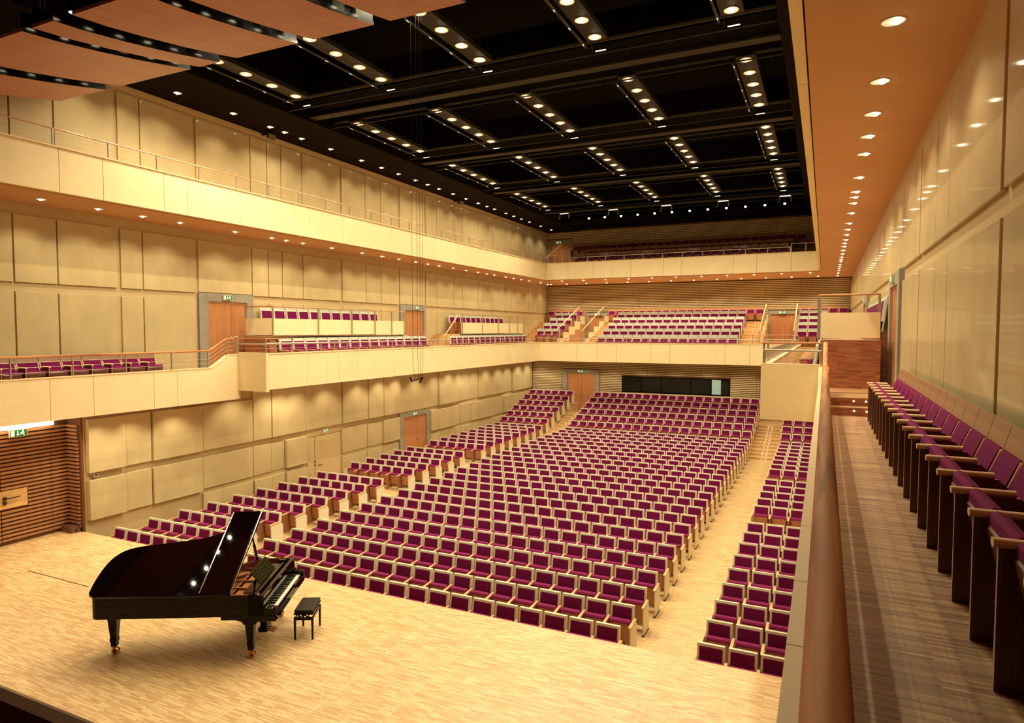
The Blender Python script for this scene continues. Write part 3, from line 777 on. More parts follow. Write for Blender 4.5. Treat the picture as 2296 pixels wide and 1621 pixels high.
# sloping rails of the passages
for x, w in ((-14.6, 'left edge of the left'), (-12.94, 'right edge of the left'), (-3.12, 'left edge of the right'), (-1.46, 'right edge of the right')):
    railing('sloping pale wooden handrail on the %s door passage, back gallery' % w, [[(x, 36.9, 5.22), (x, 41.1, 6.78)]], [(x, 37.2, ZUP, 5.3), (x, 38.6, 4.9, 5.83), (x, 40.0, 5.4, 6.36), (x, 41.0, 5.7, 6.72)], 'lightwood', .034)
# raised boxes
for left in (1, 0):
    f = (lambda x: x) if left else mir
    side = 'left' if left else 'right'
    for q, (y0, y1) in enumerate(((15.8, 23.1), (28.0, 35.2))):
        if not left and q: continue
        xs = f(-15.93)
        segs = [[(f(-17.1), y0, 6.05), (xs, y0, 6.05), (xs, y1, 6.05)]] if q == 0 else [[(xs, y0, 6.05), (xs, y1, 6.05)]]
        ys = [y0, y0 + 2.1, y0 + 3.9, y0 + 5.3, y0 + 6.4, y1]
        t = railing('thin oak rail with steel posts along the %s raised box %s' % (side, ('nearest the stage', 'nearest the back')[q]), segs, [(xs, yy, 5.10, 6.04) for yy in ys] + ([(f(-17.08), y0, 5.10, 6.04)] if q == 0 else []), 'railx', .018, pr=.024, loc=(xs, y0, 5.1))
        if q == 0: railing('oak handrail sloping down from the %s raised box beside the far door' % side, [[(f(-16.14), 23.2, 6.0), (f(-16.14), 25.0, 5.0)]], [(f(-16.14), 24.2, 4.5, 5.42)], 'railx', .02)
        else: railing('pale oak handrail sloping up to the second raised box on the %s' % side, [[(f(-16.14), 26.6, 4.95), (f(-16.14), 27.94, 6.02)]], [(f(-16.14), 27.3, 4.6, 5.5)], 'lightwood', .03)
# top gallery
for left in (1, 0):
    x = -15.66 if left else -.32
    if not left: continue
    ys = [5.3 + 1.272 * i for i in range(26)]
    railing('thin rail with steel posts and wires along the top left gallery', [[(x, 3, 9.785), (x, YU, 9.785)]], [(x, yy, 9.39, 9.775) for yy in ys], 'railx', .017, [[(x, 3, 9.4 + h), (x, YU, 9.4 + h)] for h in (.1, .2, .3)], pr=.02, cr=.0025)
y = YU + .06
t = railing('pale tube rail along the top back gallery with thin oak rails at both ends', [[(-14.1, y, 9.68), (-1.75, y, 9.68)]], [(-14.1 + 1.123 * i, y, 9.4, 9.67) for i in range(12)] + [(xx, y, 9.4, 9.84) for xx in (-15.56, -15.1, -14.6, -14.12, -1.7, -1.0, -.5)], 'steel', .024)
for xa, xb in ((-15.58, -14.1), (-1.75, -.38)):
    mb = MB(); mb.tube([(xa, y, 9.85), (xb, y, 9.85)], .016, n=8); mb.build('oak_handrail', 'railx', t)
railing('wooden stair handrail before the top back door', [[(-16.4, 39.6, 9.9), (-15.9, 41.2, 10.9)]], [(-16.4, 39.7, ZU, 9.95), (-15.95, 41.0, ZU, 10.8)], 'lightwood', .03)
# rail of the gallery behind the stage, bottom left
t = railing('dark oak handrail of the balcony behind the stage, bottom left', [[(-16, .575, 4.69), (-.06, .575, 4.69)]], [(-.6 - 1.5 * i, .5, 4.2, 4.68) for i in range(10)], 'darkwood', .035)

# ------------------------------------------------------------------ exit signs
def exit_sign(lab, loc, w, h, facing, d=.05):
    """facing 'x' (+x), '-y' or '-x'"""
    rz = {'-y': 0, 'x': pi / 2, '-x': -pi / 2}[facing]
    t = thing('exit_sign', lab, 'exit sign', loc, rz)
    b = MB(); b.box(-w / 2, w / 2, -d, 0, -h / 2, h / 2); b.build('sign_box', 'signframe', t, world=False)
    g = MB(); e = -d - .002; g.box(-w * .46, w * .46, e, -d, -h * .42, h * .42); g.build('green_panel', 'green', t, world=False)
    s = MB(); e2 = e - .002
    def q(pts): s.prism([(px * w, pz * h) for px, pz in pts], 'y', e2, e, 'white')
    q([(-.42, -.36), (-.24, -.36), (-.24, .36), (-.42, .36)])
    q([(-.09, .3), (-.03, .3), (-.03, -.08), (.03, -.08), (-.06, -.34), (-.15, -.08), (-.09, -.08)])
    q([(.24 + .05 * cos(a), .29 + .11 * sin(a)) for a in [k * pi / 4 for k in range(8)]])
    q([(.16, .18), (.29, .18), (.33, -.02), (.27, -.04), (.25, .06), (.22, -.04), (.30, -.14), (.34, -.36), (.28, -.36), (.25, -.19), (.17, -.08), (.10, -.22), (.04, -.20), (.05, -.14), (.09, -.13), (.15, .06), (.1, -.0), (.07, .04)])
    s.build('running_figure', None, t, world=False)
    return t
exit_sign('large green exit sign on the slatted stage wall at the far left', (-18.04, 9.45, 2.74), .40, .19, 'x')
exit_sign('green exit sign over the oak double door on the left gallery', (-17.42, 15.33, 6.325), .34, .16, 'x')
exit_sign('green exit sign over the second, farther door of the left gallery', (-17.42, 26.3, 6.33), .34, .15, 'x')
exit_sign('green exit sign over the oak door in the left stalls wall', (-17.42, 26.05, 1.365), .34, .15, 'x')
exit_sign('small green exit sign above the flush pale door in the left wall', (-17.36, 19.82, 1.42), .26, .12, 'x')
exit_sign('green exit sign over the oak door in the back stalls wall', (-13.98, 39.8, 2.68), .42, .16, '-y')
exit_sign('green exit sign over the right passage door, back gallery', (-2.3, 42.5, 6.35), .42, .17, '-y')
exit_sign('green exit sign over the left passage door, back gallery', (mir(-2.3), 42.5, 6.35), .42, .17, '-y')
exit_sign('green exit sign over the top gallery door at the back left', (-16.56, 42.5, 11.27), .42, .17, '-y')
exit_sign('exit sign seen edge-on over the nearest door of the right wall', (1.23, 15.4, 6.33), .36, .17, '-x')
exit_sign('exit sign seen edge-on over the farther door of the right wall', (1.23, 26.0, 6.33), .36, .17, '-x')
for lab, y in (('small grey loudspeaker at the top of the left wall, nearer the stage', 16.97), ('small grey loudspeaker at the top of the left wall, farther from the stage', 29.8)):
    t = thing('wall_loudspeaker', lab, 'loudspeaker', (-17.05, y, 11.82))
    m = MB(); m.box(-.14, .14, -.11, .11, -.09, .1, 'speaker', Matrix.Rotation(radians(28), 4, 'Y') @ Matrix.Rotation(radians(-25), 4, 'Z')); m.build('cabinet', None, t, world=False, bevel=.01)
    m = MB(); m.box(-.1, .1, -.09, .09, -.10, -.092, 'seatgrey', Matrix.Rotation(radians(28), 4, 'Y') @ Matrix.Rotation(radians(-25), 4, 'Z')); m.build('grille', None, t, world=False)
    m = MB(); m.box(-.42, -.12, -.02, .02, .08, .12, 'black'); m.build('bracket', None, t, world=False)
t = thing('wall_alarm_switch', 'small pale box with a red button between the left wall panels', 'switch', (-17.5, 10.98, 1.44))
m = MB(); m.box(-.02, .06, -.06, .06, -.05, .05); m.build('box', 'signframe', t, world=False)
m = MB(); m.tube([(.06, 0, 0), (.085, 0, 0)], .026, n=10); m.build('button', 'purple', t, world=False)

# ------------------------------------------------------------------ hanging microphone
t = thing('hanging_microphone', 'dark stereo microphone bar hanging on long thin wires over the front rows', 'microphone', (-8.09, 12.23, 4.2))
m = MB()
for dx, dy in ((-.13, 0), (.0, 0), (.06, .02), (.14, 0)):
    m.tube([(-8.09 + dx, 12.23 + dy, 12.1), (-8.09 + dx, 12.23 + dy, 4.55 if abs(dx) > .1 else 4.8), (-8.09 + dx * .7 + .02, 12.23, 4.24)], .0035, n=5)
m.build('wire', 'black', t)
m = MB(); m.tube([(-8.22, 12.14, 4.16), (-8.0, 12.32, 4.25)], .010, n=8); m.build('crossbar', 'black', t)
for a, b in (((-8.20, 12.15, 4.17), (-8.17, 12.05, 4.26)), ((-8.01, 12.31, 4.25), (-8.02, 12.2, 4.14))):
    m = MB(); m.tube([a, b], .016, n=8); m.build('microphone_capsule', 'black', t, smooth=True)

# ------------------------------------------------------------------ grand piano
TH = math.atan2(.473, .881)
gp = thing('grand_piano', 'black concert grand piano with raised lid on the pale parquet stage', 'piano', (-8.31, 7.66, 0), TH)
def A(a, b): return (-a, b)          # local x runs towards the pianist
TAIL = [(2.36, -.12), (2.45, -.08), (2.475, .06), (2.475, .26), (2.46, .46), (2.395, .68), (2.24, .83), (1.98, .90), (1.65, .945), (1.42, .985), (1.2, 1.02), (1.03, 1.06), (.85, 1.13), (.71, 1.23), (.6, 1.37), (.5, 1.51), (.38, 1.62), (.25, 1.66)]
def smooth_poly(p, it=2):
    for _ in range(it):
        q = [p[0]]
        for a, b in zip(p[:-1], p[1:]):
            q.append((a[0] * .75 + b[0] * .25, a[1] * .75 + b[1] * .25)); q.append((a[0] * .25 + b[0] * .75, a[1] * .25 + b[1] * .75))
        q.append(p[-1]); p = q
    return p
tail = smooth_poly(TAIL, 2)
def inset(poly, d):
    n = len(poly); out = []
    ar = sum(poly[i][0] * poly[(i + 1) % n][1] - poly[(i + 1) % n][0] * poly[i][1] for i in range(n))
    sg = 1 if ar > 0 else -1
    for i in range(n):
        p, q, r = Vector(poly[i - 1]), Vector(poly[i]), Vector(poly[(i + 1) % n])
        e1 = (q - p).normalized(); e2 = (r - q).normalized()
        n1 = Vector((-e1.y, e1.x)) * sg; n2 = Vector((-e2.y, e2.x)) * sg
        m = (n1 + n2); m = m / max(.4, m.length_squared / 2) if m.length > 1e-6 else n1
        out.append(tuple(q + m * d))
    return out
rim = [(-.25, -.12)] + tail + [(-.25, 1.66)]
def ring(mb, poly, d, z0, z1, m, mi):
    ins = inset(poly, d); n = len(poly)
    P = [A(*p) for p in poly]; Q = [A(*p) for p in ins]
    vs = [(x, y, z0) for x, y in P] + [(x, y, z1) for x, y in P] + [(x, y, z0) for x, y in Q] + [(x, y, z1) for x, y in Q]
    mb.add(vs, [(i, (i + 1) % n, n + (i + 1) % n, n + i) for i in range(n)] + [(n + i, n + (i + 1) % n, 3 * n + (i + 1) % n, 3 * n + i) for i in range(n)] + [(i, (i + 1) % n, 2 * n + (i + 1) % n, 2 * n + i) for i in range(n)], m)
    mb.add(vs, [(2 * n + i, 2 * n + (i + 1) % n, 3 * n + (i + 1) % n, 3 * n + i) for i in range(n)], mi)
mb = MB(); ring(mb, rim, .055, .71, 1.05, 'piano', 'redfelt'); o = mb.build('case', None, gp, world=False, bevel=.006, smooth=True)
mb = MB(); mb.prism([A(*p) for p in inset(rim, .03)], 'z', .72, .74, 'piano'); 
mb.prism([A(*p) for p in inset(rim, .05)], 'z', .84, .85, 'board'); mb.build('soundboard', None, gp, world=False)
# iron plate
mb = MB(); pin = inset(rim, .055)
for i in range(len(pin)):
    p, q = pin[i], pin[(i + 1) % len(pin)]
inner = inset(rim, .15); n = len(pin)
vs = [(*A(*p), .93) for p in pin] + [(*A(*p), .93) for p in inner] + [(*A(*p), .91) for p in pin] + [(*A(*p), .91) for p in inner]
mb.add(vs, [(i, (i + 1) % n, n + (i + 1) % n, n + i) for i in range(n)] + [(n + i, n + (i + 1) % n, 3 * n + (i + 1) % n, 3 * n + i) for i in range(n)], 'plate')
mb.box(-.32, -.02, -.05, 1.6, .92, .945, 'plate')
for b0, a1, b1 in ((.12, 2.25, .25), (.42, 2.0, .6), (.75, 1.55, .85), (1.08, 1.05, 1.05), (1.35, .75, 1.35)):
    mb.tube([(-.2, b0, .955), (-a1, b1, .955)], .022, n=6)
mb.tube([(-.3, 1.2, .97), (-1.2, .35, .97)], .02, n=6)
mb.build('iron_plate', 'plate', gp, world=False)
mb = MB()
for i in range(60):
    b0 = .0 + 1.5 * i / 59; a1 = 2.2 - 1.6 * (i / 59) ** .8
    mb.tube([(-.18, b0, .90), (-a1, b0 * .85 + .05, .90)], .0022, n=3, cap=False)
mb.build('string', 'strings', gp, world=False)['kind'] = 'stuff'
mb = MB()
for i in range(44):
    mb.cyl((-.08 - .03 * (i % 3), .04 + 1.5 * i / 43), .004, .94, .965, n=5)
mb.build('tuning_pin', 'chrome', gp, world=False)['kind'] = 'stuff'
mb = MB(); mb.box(-.40, -.36, .0, 1.5, .90, .96, 'redfelt'); mb.build('damper_rail', None, gp, world=False)
# keybed, arms, keys
mb = MB(); mb.box(-.43, .44, -.12, 1.66, .655, .72, 'piano'); mb.box(-.1, .43, -.115, 1.655, .62, .66, 'piano'); mb.build('keybed', None, gp, world=False, bevel=.006)
for b0, b1 in ((-.12, .03), (1.52, 1.66)):
    mb = MB(); mb.prism([(.44, .72), (.44, .80), (.42, .825), (.33, .83), (.27, .85), (.22, .93), (.19, 1.0), (.12, 1.045), (-.25 + .0, 1.05), (-.25, .72)][:8] + [(.12, 1.05), (.0, 1.05), (.0, .72)], 'y', b0, b1, 'piano'); mb.build('key_cheek', None, gp, world=False, bevel=.008, seg=2)
mb = MB(); mb.box(.39, .435, .03, 1.52, .72, .765); mb.build('key_slip', 'piano', gp, world=False, bevel=.005)
mb = MB(); W = 1.49 / 52
for i in range(52): mb.box(.235, .385, .03 + W * i + .0008, .03 + W * (i + 1) - .0008, .735, .775, 'ivory')
k = mb.build('white_key', None, gp, world=False)
mb = MB()
for i in range(51):
    if i % 7 in (0, 2, 3, 5, 6): mb.box(.235, .33, .03 + W * (i + 1) - .007, .03 + W * (i + 1) + .007, .775, .788, 'ebony')
mb.build('black_key', None, gp, world=False)
mb = MB(); mb.prism([(.225, .775), (.235, .775), (.19, .93), (.16, .99), (.14, .99), (.17, .92)], 'y', .03, 1.52, 'piano'); fb = mb.build('fallboard', None, gp, world=False, bevel=.004)
mb = MB(); mb.prism([(.206, .885), (.209, .886), (.203, .905), (.200, .905)], 'y', .68, .87, 'brass'); mb.build('gilt_name_mark', None, fb, world=False)
mb = MB(); mb.box(-.02, .15, .03, 1.52, .97, 1.0); mb.build('front_shelf', 'piano', gp, world=False, bevel=.004)
# music desk
mb = MB(); mb.box(-.15, .12, .1, 1.45, 1.0, 1.015, 'piano'); mb.box(.10, .125, .1, 1.45, 1.0, 1.04, 'piano'); mb.build('music_desk_tray', None, gp, world=False)
mb = MB(); mb.prism([(.02, 1.02), (.04, 1.02), (-.13, 1.235), (-.15, 1.235)], 'y', .42, 1.20, 'deskw'); mb.build('music_desk', None, gp, world=False, bevel=.004)
# lid
AL = radians(29)
hinge = Matrix.Translation((0, -.12, 1.085)) @ Matrix.Rotation(AL, 4, 'X') @ Matrix.Translation((0, .12, 0))
lidp = [(.27, -.14)] + [(a + (.03 if a > .3 else 0), b + (.02 if b > 0 else -.02)) for a, b in tail[:-1]] + [(.27, 1.69)]
mb = MB(); mb.prism([A(*p) for p in lidp], 'z', -.022, .014, 'piano', hinge); lid = mb.build('lid', None, gp, world=False, bevel=.008, seg=2)
mb = MB(); mb.prism([A(*p) for p in [(.275, -.14), (.73, -.14), (.745, 1.655), (.73, 1.68), (.275, 1.68)]], 'z', .018, .05, 'piano', hinge); fl_ = mb.build('folded_front_flap', None, gp, world=False, bevel=.01, seg=3)
mb = MB(); mb.tube([hinge @ Vector((-.268, -.12, .02)), hinge @ Vector((-.268, 1.68, .02))], .010, 'refl', 8); mb.build('lid_hinge', None, gp, world=False)
mb = MB(); mb.tube([hinge @ Vector((-.75, -.12, .03)), hinge @ Vector((-.76, 1.66, .03))], .012, 'refl', 8); mb.build('flap_edge_highlight', None, gp, world=False)  # chrome strip added for the bright reflection along the folded flap's edge
mb = MB(); mb.tube([(-.42, 1.60, 1.05), hinge @ Vector((-.38, 1.35, -.02))], .018, n=8); mb.tube([(-.42, 1.60, 1.05), Vector((-.42, 1.60, 1.05)).lerp(hinge @ Vector((-.38, 1.35, -.02)), .45)], .027, n=8); mb.build('lid_prop', 'piano', gp, world=False)
# legs with casters
def pleg(x, y):
    mb = MB()
    def sq(z, w): return [(x - w, y - w, z), (x + w, y - w, z), (x + w, y + w, z), (x - w, y + w, z)]
    prof = [(.70, .10), (.64, .098), (.60, .082), (.57, .072), (.26, .048), (.24, .055), (.20, .055), (.19, .045), (.12, .045)]
    vs = []; [vs.extend(sq(z, w)) for z, w in prof]; nn = len(prof)
    mb.add(vs, [(4 * k + j, 4 * k + (j + 1) % 4, 4 * k + 4 + (j + 1) % 4, 4 * k + 4 + j) for k in range(nn - 1) for j in range(4)] + [(0, 1, 2, 3), tuple(range(4 * nn - 4, 4 * nn))], 'piano')
    l = mb.build('leg', None, gp, world=False, bevel=.006)
    mb = MB(); mb.box(x - .04, x + .04, y - .02, y + .02, .085, .125, 'brass'); mb.cyl((x, y), .03, .09, .13, 'brass', 10)
    for s2 in (-1, 1):
        for dx in (.0, .035): pass
        mb.tube([(x + .02, y + s2 * .018, .05), (x + .02, y + s2 * .052, .05)], .05, 'brass', 16)
        mb.tube([(x + .02, y + s2 * .052, .05), (x + .02, y + s2 * .058, .05)], .02, 'foot', 10)
    mb.build('caster', None, l, world=False, smooth=True)
pleg(0, .0); pleg(0, 1.54); pleg(-2.28, .24)
mb = MB()
for b0 in (.0, 1.54): mb.prism([(-.33, .66), (-.12, .60), (-.1, .55), (.1, .55), (.12, .60), (.33, .66)], 'y', b0 - .07, b0 + .07, 'piano')
mb.box(-2.42, -2.14, .1, .38, .69, .715, 'piano'); mb.build('leg_bracket', None, gp, world=False, bevel=.01)
# lyre
mb = MB()
for b0 in (.69, .83): mb.box(-.07, -.02, b0 - .02, b0 + .02, .17, .66, 'piano')
mb.box(-.10, .05, .64, .88, .10, .18, 'piano'); mb.tube([(-.05, .76, .18), (-.45, .76, .66)], .012, 'piano', 6)
for b0 in (.73, .76, .79): mb.tube([(-.045, b0, .18), (-.045, b0, .66)], .006, 'brass', 5)
ly = mb.build('pedal_lyre', None, gp, world=False, bevel=.005)
for b0 in (.69, .76, .83):
    mb = MB(); mb.tube([(.04, b0, .12), (.11, b0, .105), (.16, b0, .085)], .012, 'brass', 8); mb.build('pedal', None, ly, world=False, smooth=True)

# ------------------------------------------------------------------ bench
pb = thing('piano_bench', 'black padded piano bench standing at the grand piano keyboard', 'bench', (-8.31 + .881 * .695 - .473 * .83, 7.66 + .473 * .695 + .881 * .83, 0), TH)
hw, hl = .165, .285
mb = MB(); mb.box(-hw, hw, -hl, hl, .43, .455, 'piano'); mb.build('seat_frame', None, pb, world=False, bevel=.006)
mb = MB(); mb.box(-hw + .004, hw - .004, -hl + .004, hl - .004, .452, .515); c = mb.build('cushion', 'leather', pb, world=False, bevel=.024, seg=3)
mb = MB()
for sx in (-1, 1):
    mb.box(sx * (hw - .02) - .012, sx * (hw - .02) + .012, -hl + .03, hl - .03, .335, .375, 'piano')
for sy in (-1, 1):
    mb.box(-hw + .03, hw - .03, sy * (hl - .025) - .012, sy * (hl - .025) + .012, .335, .375, 'piano')
    for (p, q) in (((-.12, .37), (.0, .42)), ((.12, .37), (0, .42)), ((-.04, .37), (-.1, .43)), ((.04, .37), (.1, .43))):
        mb.tube([(p[0], sy * (hl - .03), p[1]), (q[0], sy * (hl - .03), q[1])], .01, 'piano', 6)
mb.build('apron', None, pb, world=False)
for sx in (-1, 1):
    for sy in (-1, 1):
        x, y = sx * (hw - .018), sy * (hl - .022); mb = MB()
        vs = [(x + i * w, y + j * w, z) for z, w in ((.385, .019), (0, .014)) for i, j in ((-1, -1), (1, -1), (1, 1), (-1, 1))]
        mb.add(vs, [(0, 1, 2, 3), (7, 6, 5, 4), (0, 1, 5, 4), (1, 2, 6, 5), (2, 3, 7, 6), (3, 0, 4, 7)], 'piano'); mb.build('leg', None, pb, world=False)

# ------------------------------------------------------------------ seats
P = .509
def rot2(pts, c, a):
    return [(c[0] + (y - c[0]) * cos(a) - (z - c[1]) * sin(a), c[1] + (y - c[0]) * sin(a) + (z - c[1]) * cos(a)) for y, z in pts]
def stall_parts():
    """facing -y, origin on the floor under the back's top edge; dict part -> MB"""
    d = {}
    tilt = radians(-9)          # back leans away from the stage
    c = (0, .85)
    fr = MB(); h = .226
    slab = rot2([(-.035, .20), (0, .20), (0, .85), (-.035, .85)], c, tilt)
    fr.prism(slab, 'x', -h, h)
    for s2 in (-1, 1):
        fr.prism(rot2([(-.085, .44), (-.035, .44), (-.035, .85), (-.085, .85)], c, tilt), 'x', s2 * h - (.036 if s2 > 0 else 0), s2 * h + (.036 if s2 < 0 else 0))
    fr.prism(rot2([(-.085, .806), (-.035, .806), (-.035, .85), (-.085, .85)], c, tilt), 'x', -h + .036, h - .036)
    d['back_frame'] = (fr, 'seatwhite')
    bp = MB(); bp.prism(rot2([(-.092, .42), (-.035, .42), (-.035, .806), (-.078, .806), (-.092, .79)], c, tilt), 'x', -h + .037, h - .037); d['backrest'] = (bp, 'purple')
    cu = MB()
    prof = [(-.16, .24), (-.25, .25), (-.275, .55), (-.292, .595), (-.28, .625), (-.24, .638), (-.19, .63), (-.165, .60)]
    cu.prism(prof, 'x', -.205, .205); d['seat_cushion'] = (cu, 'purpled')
    un = MB(); un.prism([(-.245, .20), (-.256, .20), (-.283, .562), (-.27, .562)], 'x', -.185, .185); d['seat_underside'] = (un, 'redwood')
    sp = MB(); sp.prism([(-.44, .04), (-.10, .04), (-.06, .50), (-.10, .60), (-.47, .575)], 'x', -P / 2 - .012, -P / 2 + .012); d['side_panel'] = (sp, 'redwood')
    ar = MB(); ar.prism([(-.485, .575), (-.12, .60), (-.12, .625), (-.47, .605), (-.485, .595)], 'x', -P / 2 - .026, -P / 2 + .026); d['armrest'] = (ar, 'lightwood')
    ve = MB(); ve.box(-.235, .235, -.13, -.10, .07, .21, 'ventgrey')
    for i in range(4):
        ve.prism([(-.165 + .11 * i + .03 * cos(t * pi / 4), .14 + .03 * sin(t * pi / 4)) for t in range(8)], 'y', -.1325, -.1305, 'hole')
    d['vent_box'] = (ve, None)
    return d
def end_panel(s2):
    mb = MB(); x = s2 * (P / 2 + .004)
    mb.prism([(-.46, .03), (-.04, .03), (-.02, .50), (-.10, .615), (-.49, .585)], 'x', x - .014, x + .014, 'seatwhite', side='lightwood')
    mb.box(x - .02, x + .02, -.48, -.04, 0, .03, 'foot')
    return mb
def end_arm(s2):
    mb = MB(); x = s2 * (P / 2 + .004)
    mb.prism([(-.505, .585), (-.11, .612), (-.11, .64), (-.49, .617), (-.505, .605)], 'x', x - .027, x + .027); return mb
SP = stall_parts()
SME = {k: v[0].mesh(k, v[1]) for k, v in SP.items()}
EPM = {s2: end_panel(s2).mesh('end_panel') for s2 in (-1, 1)}; EAM = {s2: end_arm(s2).mesh('end_armrest', 'lightwood') for s2 in (-1, 1)}
blocks = {'left': [-14.20 - P * (.5 + i) + .015 for i in range(6)][::-1], 'centre': [-3.19 - P * (.5 + i) + .0 for i in range(19)][::-1], 'right': [-1.885 + P * (.5 + i) for i in range(5)]}
stalls = []
for blk, xs in blocks.items():
    for k in range(1, 31):
        if blk != 'centre' and k in (10, 16): continue
        for i, x in enumerate(xs):
            if blk == 'centre' and k == 1 and i == 0: continue
            y = rowy(k); z = rowz(k)
            pr = proj((x, y, z + .8)); far = (Vector((x, y, z)) - CAM).length
            vis = pr and -30 < pr[0] < 2296 and 0 < pr[1] < 1640 and not (blk == 'right' and i > 2)
            if blk == 'left' and k <= 2 and 420 < pr[0] < 600: vis = vis and True
            stalls.append((blk, k, i, x, y, z, far if vis else 999, len(xs)))
stalls.sort(key=lambda s_: s_[6])
near, rest = stalls[:300], stalls[300:]
blkname = {'left': 'left block', 'centre': 'centre block', 'right': 'right block'}
for blk, k, i, x, y, z, far, nx in near:
    first = i == 0 or (blk == 'centre' and k == 1 and i == 1)
    last = i == nx - 1
    j = i + 1 if blk != 'centre' or k > 1 else i
    if blk == 'right': lab = 'folded plum seat in row %s from the stage, right block, %s from the aisle' % (ordn(k), ordn(j))
    elif blk == 'left': lab = 'folded plum seat in row %s from the stage, left block, %s from the wall' % (ordn(k), ordn(j))
    else: lab = 'folded plum seat in row %s from the stage, centre block, %s from the right aisle' % (ordn(k), ordn(nx - i))
    t = thing('theatre_chair', lab, 'theatre seat', (x, y, z), 0, 'folded seats of the %s' % blkname[blk])
    objs = {}
    for nm in ('back_frame', 'backrest', 'seat_cushion', 'armrest', 'side_panel', 'vent_box', 'seat_underside'):
        if nm in ('armrest', 'side_panel') and first: continue
        o = bpy.data.objects.new(nm, SME[nm]); COL.objects.link(o); o.parent = objs['seat_cushion'] if nm == 'seat_underside' else t; objs[nm] = o
    for s2, c in ((-1, first), (1, last)):
        if c:
            o = bpy.data.objects.new('end_panel', EPM[s2]); COL.objects.link(o); o.parent = t
            o = bpy.data.objects.new('armrest', EAM[s2]); COL.objects.link(o); o.parent = t
sm_ = MB(); EP = {s2: end_panel(s2) for s2 in (-1, 1)}; EA = {s2: end_arm(s2) for s2 in (-1, 1)}
for v in SP.values():
    if v[1]: v[0].mats = [v[1]]
for s2 in (-1, 1): EA[s2].mats = ['lightwood']
for blk, k, i, x, y, z, far, nx in rest:
    T = Matrix.Translation((x, y, z)); first = i == 0; last = i == nx - 1
    for nm, (mb_, mt_) in SP.items():
        if nm in ('armrest', 'side_panel') and first: continue
        sm_.merge(mb_, T)
    for s2, c in ((-1, first), (1, last)):
        if c: sm_.merge(EP[s2], T); sm_.merge(EA[s2], T)
o = bpy.data.objects.new('theatre_seat_rows', sm_.mesh('theatre_seat_rows', recalc=False)); COL.objects.link(o)
tag(o, 'distant rows of folded plum seats rising towards the back wall of the hall', 'theatre seats', kind='stuff')

# gallery seats: high grey or wooden headboard over a framed plum back
def gallery_parts(head, frame, w=.24, up=0.):
    d = {}; c = (0, .95); tilt = radians(-7)
    hb = MB(); hb.prism(rot2([(-.03, .18), (0, .18), (0, .97), (-.03, .97)], c, tilt), 'x', -w, w); d['headboard'] = (hb, head)
    fr = MB()
    for s2 in (-1, 1): fr.prism(rot2([(-.075, .40), (-.03, .40), (-.03, .825 + up), (-.075, .825 + up)], c, tilt), 'x', s2 * (w - .02) - .012, s2 * (w - .02) + .012)
    fr.prism(rot2([(-.075, .795 + up), (-.03, .795 + up), (-.03, .825 + up), (-.075, .825 + up)], c, tilt), 'x', -w + .032, w - .032); d['back_frame'] = (fr, frame)
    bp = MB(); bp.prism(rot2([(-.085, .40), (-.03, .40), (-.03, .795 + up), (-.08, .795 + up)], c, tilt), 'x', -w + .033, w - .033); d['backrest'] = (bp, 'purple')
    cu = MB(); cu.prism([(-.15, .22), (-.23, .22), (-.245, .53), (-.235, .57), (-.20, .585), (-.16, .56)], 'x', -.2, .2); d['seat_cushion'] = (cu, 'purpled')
    un = MB(); un.prism([(-.24, .18), (-.25, .18), (-.262, .52), (-.25, .52)], 'x', -.18, .18); d['seat_underside'] = (un, 'redwood')
    sp = MB(); sp.prism([(-.42, .0), (-.06, .0), (-.06, .56), (-.42, .56)], 'x', -w - .022, -w - .002, 'redwood'); sp.prism([(-.44, .56), (-.08, .58), (-.08, .60), (-.44, .585)], 'x', -w - .035, -w + .01, 'lightwood'); d['side_panel'] = (sp, None)
    return d
GP = {'side': {k: v[0].mesh(k, v[1]) for k, v in gallery_parts('seatgrey', 'seatwhite', .24, .065).items()}, 'grey': {k: v[0].mesh(k, v[1]) for k, v in gallery_parts('seatgrey', 'seatwhite').items()}, 'wood': {k: v[0].mesh(k, v[1]) for k, v in gallery_parts('boardwood', 'lightwood').items()},
      'top': {k: v[0].mesh(k, v[1]) for k, v in gallery_parts('boardwood', 'boardwood').items()}}  # brown board and frame carry the dim red light on pale tops
def gseat(kind, loc, rz, lab, group, sx=1.):
    t = thing('gallery_chair', lab, 'gallery seat', loc, rz, group); t.scale = (sx, 1, 1); ob = {}
    for nm, me in GP[kind].items():
        o = bpy.data.objects.new(nm, me); COL.objects.link(o); o.parent = ob['seat_cushion'] if nm == 'seat_underside' else t; ob[nm] = o
    return t
for r in range(5):       # centre block of the back gallery
    for i in range(15):
        gseat('grey', (-12.03 + .522 * (i + .5), GY[r], gz(r)), 0, 'grey-topped plum seat, back gallery, row %s from the parapet, centre block, %s from the left' % (ordn(r + 1), ordn(i + 1)), 'back gallery centre block', 1.02)
for r in range(1, 5):
    for i in range(3):
        gseat('grey', (-16.3 + .512 * (i + .5), GY[r], gz(r)), 0, 'grey-topped plum seat, back gallery, row %s, small left block, %s from the stairs' % (ordn(r + 1), ordn(i + 1)), 'back gallery left block')
        gseat('grey', (-1.36 + .512 * (i + .5), GY[r], gz(r)), 0, 'grey-topped plum seat, back gallery, row %s, small right block, %s from the passage' % (ordn(r + 1), ordn(i + 1)), 'back gallery right block')
for i in range(19): gseat('wood', (-13.0 + .51 * (i + .5), 42.42, gz(5) - .07), 0, 'wood-topped plum seat in the last row of the back gallery, %s from the left' % ordn(i + 1), 'last row of the back gallery')
